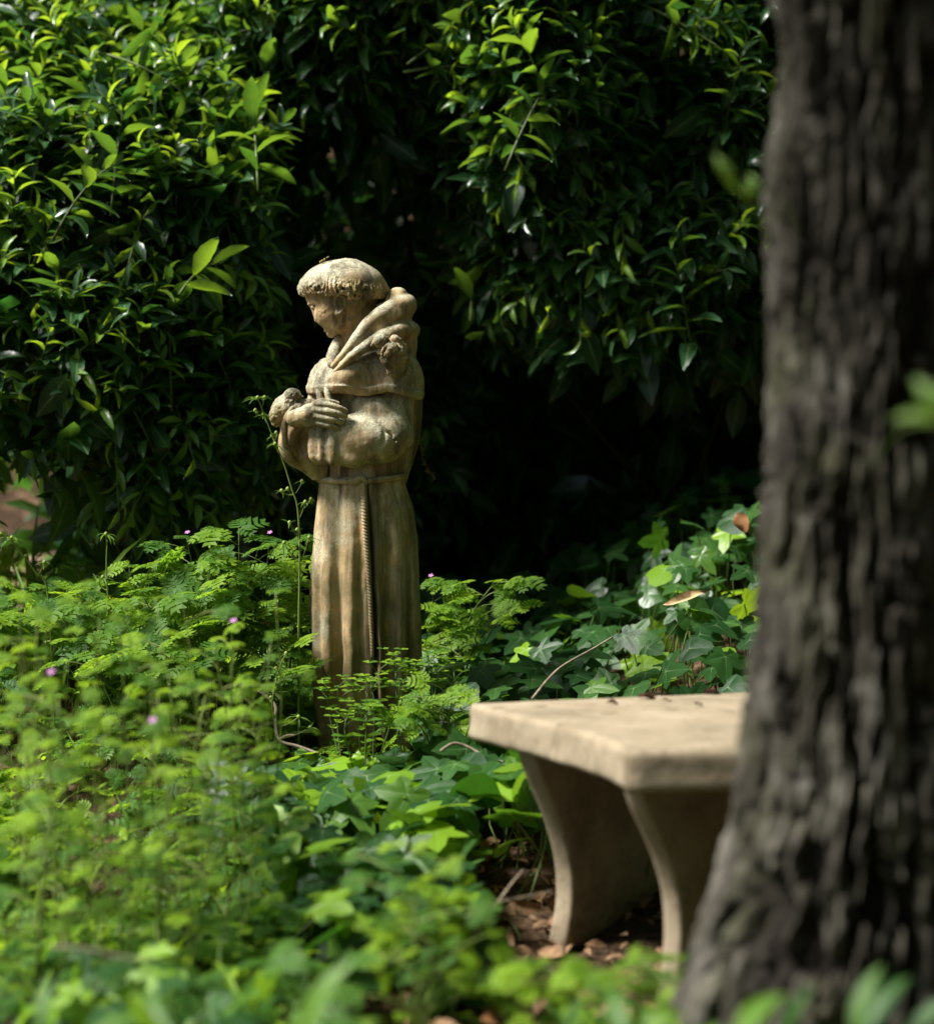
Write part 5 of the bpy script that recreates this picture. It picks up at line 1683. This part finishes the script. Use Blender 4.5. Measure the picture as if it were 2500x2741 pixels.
# twigs and stalks
def twig(label, pts, r0, r1, mat=TWIG, name='dry_twig', cat='twig', sides=()):
    P_ = catmull([np.asarray(p, float) for p in pts], 26)
    o = P_[0].copy()
    parts = [tube(P_ - o, np.linspace(r0, r1, 26), 7)]
    for a, b, q in sides:
        parts.append(tube(catmull([P_[a] - o, (P_[a] + b) / 2 - o + [0, 0, 0.004], b - o], 8), np.linspace(r1 * 1.1, r1 * 0.6, 8), 5))
    V, F_, A = join_np(parts)
    ob = link(name, mesh_np(name, V, F_), mat, None, tuple(o))
    return tag(ob, label, cat)
twig('pale jointed dry stalk lying at an angle left of the robe hem', [pix(690, 1845, 4.3), pix(735, 1885, 4.28), pix(738, 1925, 4.25), pix(748, 1980, 4.22), pix(800, 1998, 4.2), pix(855, 2018, 4.18)], 0.0036, 0.0030, name='dry_stalk', cat='stalk',
     sides=[(15, pix(790, 1968, 4.2), 0)])
twig('thin grey twig slanting up through the ivy behind the bench', [pix(1425, 1870, 4.1), pix(1470, 1815, 4.15), pix(1510, 1780, 4.2), pix(1590, 1735, 4.3), pix(1640, 1705, 4.35)], 0.0030, 0.0020)
twig('thin grey twig leaning on the bare soil left of the bench leg', [pix(1275, 2500, 3.25), pix(1330, 2420, 3.3), pix(1370, 2365, 3.38), pix(1400, 2330, 3.42)], 0.0030, 0.0018)
twig('fine brown twig lying in the leaves left of the far bench leg', [pix(1225, 2465, 3.2), pix(1320, 2420, 3.25), pix(1400, 2402, 3.3), pix(1480, 2385, 3.36)], 0.0020, 0.0015)
twig('slim dead twig half hidden in the blurred herbs at the bottom left', [pix(140, 2535, 2.5), pix(230, 2540, 2.5), pix(330, 2562, 2.5), pix(410, 2572, 2.5)], 0.0022, 0.0012)
twig('bare curved twig on the ground between the statue and the bench corner', [pix(1180, 2010, 3.98), pix(1215, 1990, 4.0), pix(1255, 2000, 4.0), pix(1300, 2025, 3.98), pix(1350, 2040, 3.95)], 0.0035, 0.002)

# dried scrap hanging on a thread of cobweb behind the statue
def hanging_scrap():
    top = pix(1112, 1180, 4.56)
    root = thing('hanging_debris', tuple(top), 'dry brown scrap dangling from a cobweb thread behind the statue back', 'debris')
    pts = [pix(1126, 1190, 4.56), pix(1128, 1215, 4.56), pix(1138, 1240, 4.56), pix(1148, 1262, 4.56), pix(1163, 1277, 4.56)]
    r = np.random.default_rng(41)
    parts = [tube(catmull(pts, 16) - top, 0.0012, 5)]
    for p in catmull(pts, 14):
        V, F_, A = strip_leaf(0.006 + 0.009 * r.random(), 0.004, 4, droop=1.2, fold=0.6)
        parts.append((V @ frames(r.standard_normal(3)[None], r.standard_normal(3)[None])[0].T + p + r.normal(size=3) * 0.002 - top, F_, A))
    V, F_, A = join_np(parts)
    link('dry_scrap', mesh_np('dry_scrap', V, F_), DEAD, root)
    V, F_, A = tube(catmull([np.zeros(3), pts[0] - top], 5), 0.0003, 4)
    link('cobweb_thread', mesh_np('cobweb_thread', V, F_), TWIG, root)
hanging_scrap()

# a bee settling on the crown of the statue
def bee():
    o = pix(866, 697, 4.47)
    root = thing('bee', tuple(o), 'small striped bee hovering at the top of the statue head', 'bee')
    def blob(name, c, rad, mat, n=10, squash=None):
        t = np.linspace(0, 1, n)
        P_ = np.outer(t - 0.5, np.array(c[1]) * 2 * rad[0]) + np.array(c[0])
        V, F_, A = tube(P_, np.maximum(rad[1] * np.sqrt(np.clip(1 - (2 * t - 1) ** 2, 0, 1)), 0.0002), 10)
        return link(name, mesh_np(name, V, F_), mat, root)
    dk = NT('bee_dark'); dk = dk.finish((0.015, 0.012, 0.008), 0.4)
    yl = NT('bee_stripes')
    w = yl.n('TexWave', ins={'Scale': 60.0, 'Distortion': 1.0})
    yl.t.links.new(yl.coords(), w.inputs[0])
    yl = yl.finish(yl.ramp(w.outputs['Fac'], [(0.4, (0.02, 0.014, 0.006)), (0.6, (0.42, 0.28, 0.05))]), 0.5)
    wg = NT('bee_wing'); wg = wg.finish((0.45, 0.43, 0.38), 0.25)
    ax = np.array([-0.75, 0.1, -0.45]); ax /= np.linalg.norm(ax)
    blob('abdomen', (-ax * -0.0045, ax), (0.0055, 0.0032), yl)
    blob('thorax', (-ax * 0.003, ax), (0.0036, 0.0030), yl)
    blob('head', (-ax * 0.0075, ax), (0.0022, 0.0020), dk)
    for s in (-1, 1):
        V, F_, A = strip_leaf(0.013, 0.0045, 4, droop=0.1, fold=0.05, peak=0.65)
        R = frames(np.array([[0.8, s * 0.5, 0.45]]), np.array([[0, 0, 1.0]]))[0]
        link('wing', mesh_np('wing', V @ R.T - ax * 0.003 + [0, 0, 0.002], F_), wg, root)
        for q in (-1, 0, 1):
            b = -ax * (0.002 + 0.002 * q)
            V, F_, A = tube([b, b + [-0.001 + q * 0.001, s * 0.003, -0.003], b + [-0.003 + q * 0.001, s * 0.004, -0.007]], 0.00035, 4)
            link('leg', mesh_np('leg', V, F_), dk, root)
bee()

# new leaves sprouting from the bark of the tree
def tree_sprouts():
    cl = Cloud(H_SH); st_ = []
    r = np.random.default_rng(61)
    for px, py, Y, n, S in ((1965, 505, 2.2, 4, 0.035), (2030, 495, 2.25, 3, 0.028), (2530, 1130, 1.75, 5, 0.040)):
        c = pix(px, py, Y)
        a = np.array([min(c[0] + 0.06, 0.42) if px < 2200 else 0.45, 2.33, c[2] - 0.05])
        st_.append(tube(catmull([a, (a + c) / 2 + [0, 0, 0.02], c], 8), np.linspace(0.0022, 0.001, 8), 5))
        for i in range(n):
            d = np.array([r.normal(), r.normal() * 0.5, 0.4 + r.normal() * 0.6])
            cl.put(int(10 + r.integers(4)), frames(d[None], np.array([[-0.3, -0.7, 0.6]]))[0], c, S * r.uniform(0.8, 1.3))
    place_objects('leaf', cl, cl.rows, tree, TREE_AT, M_HEDGE, 'hedge')
    V, F_, A = join_np(st_)
    link('sprout', mesh_np('sprout', V - TREE_AT, F_, A), M_STEM, tree)
tree_sprouts()
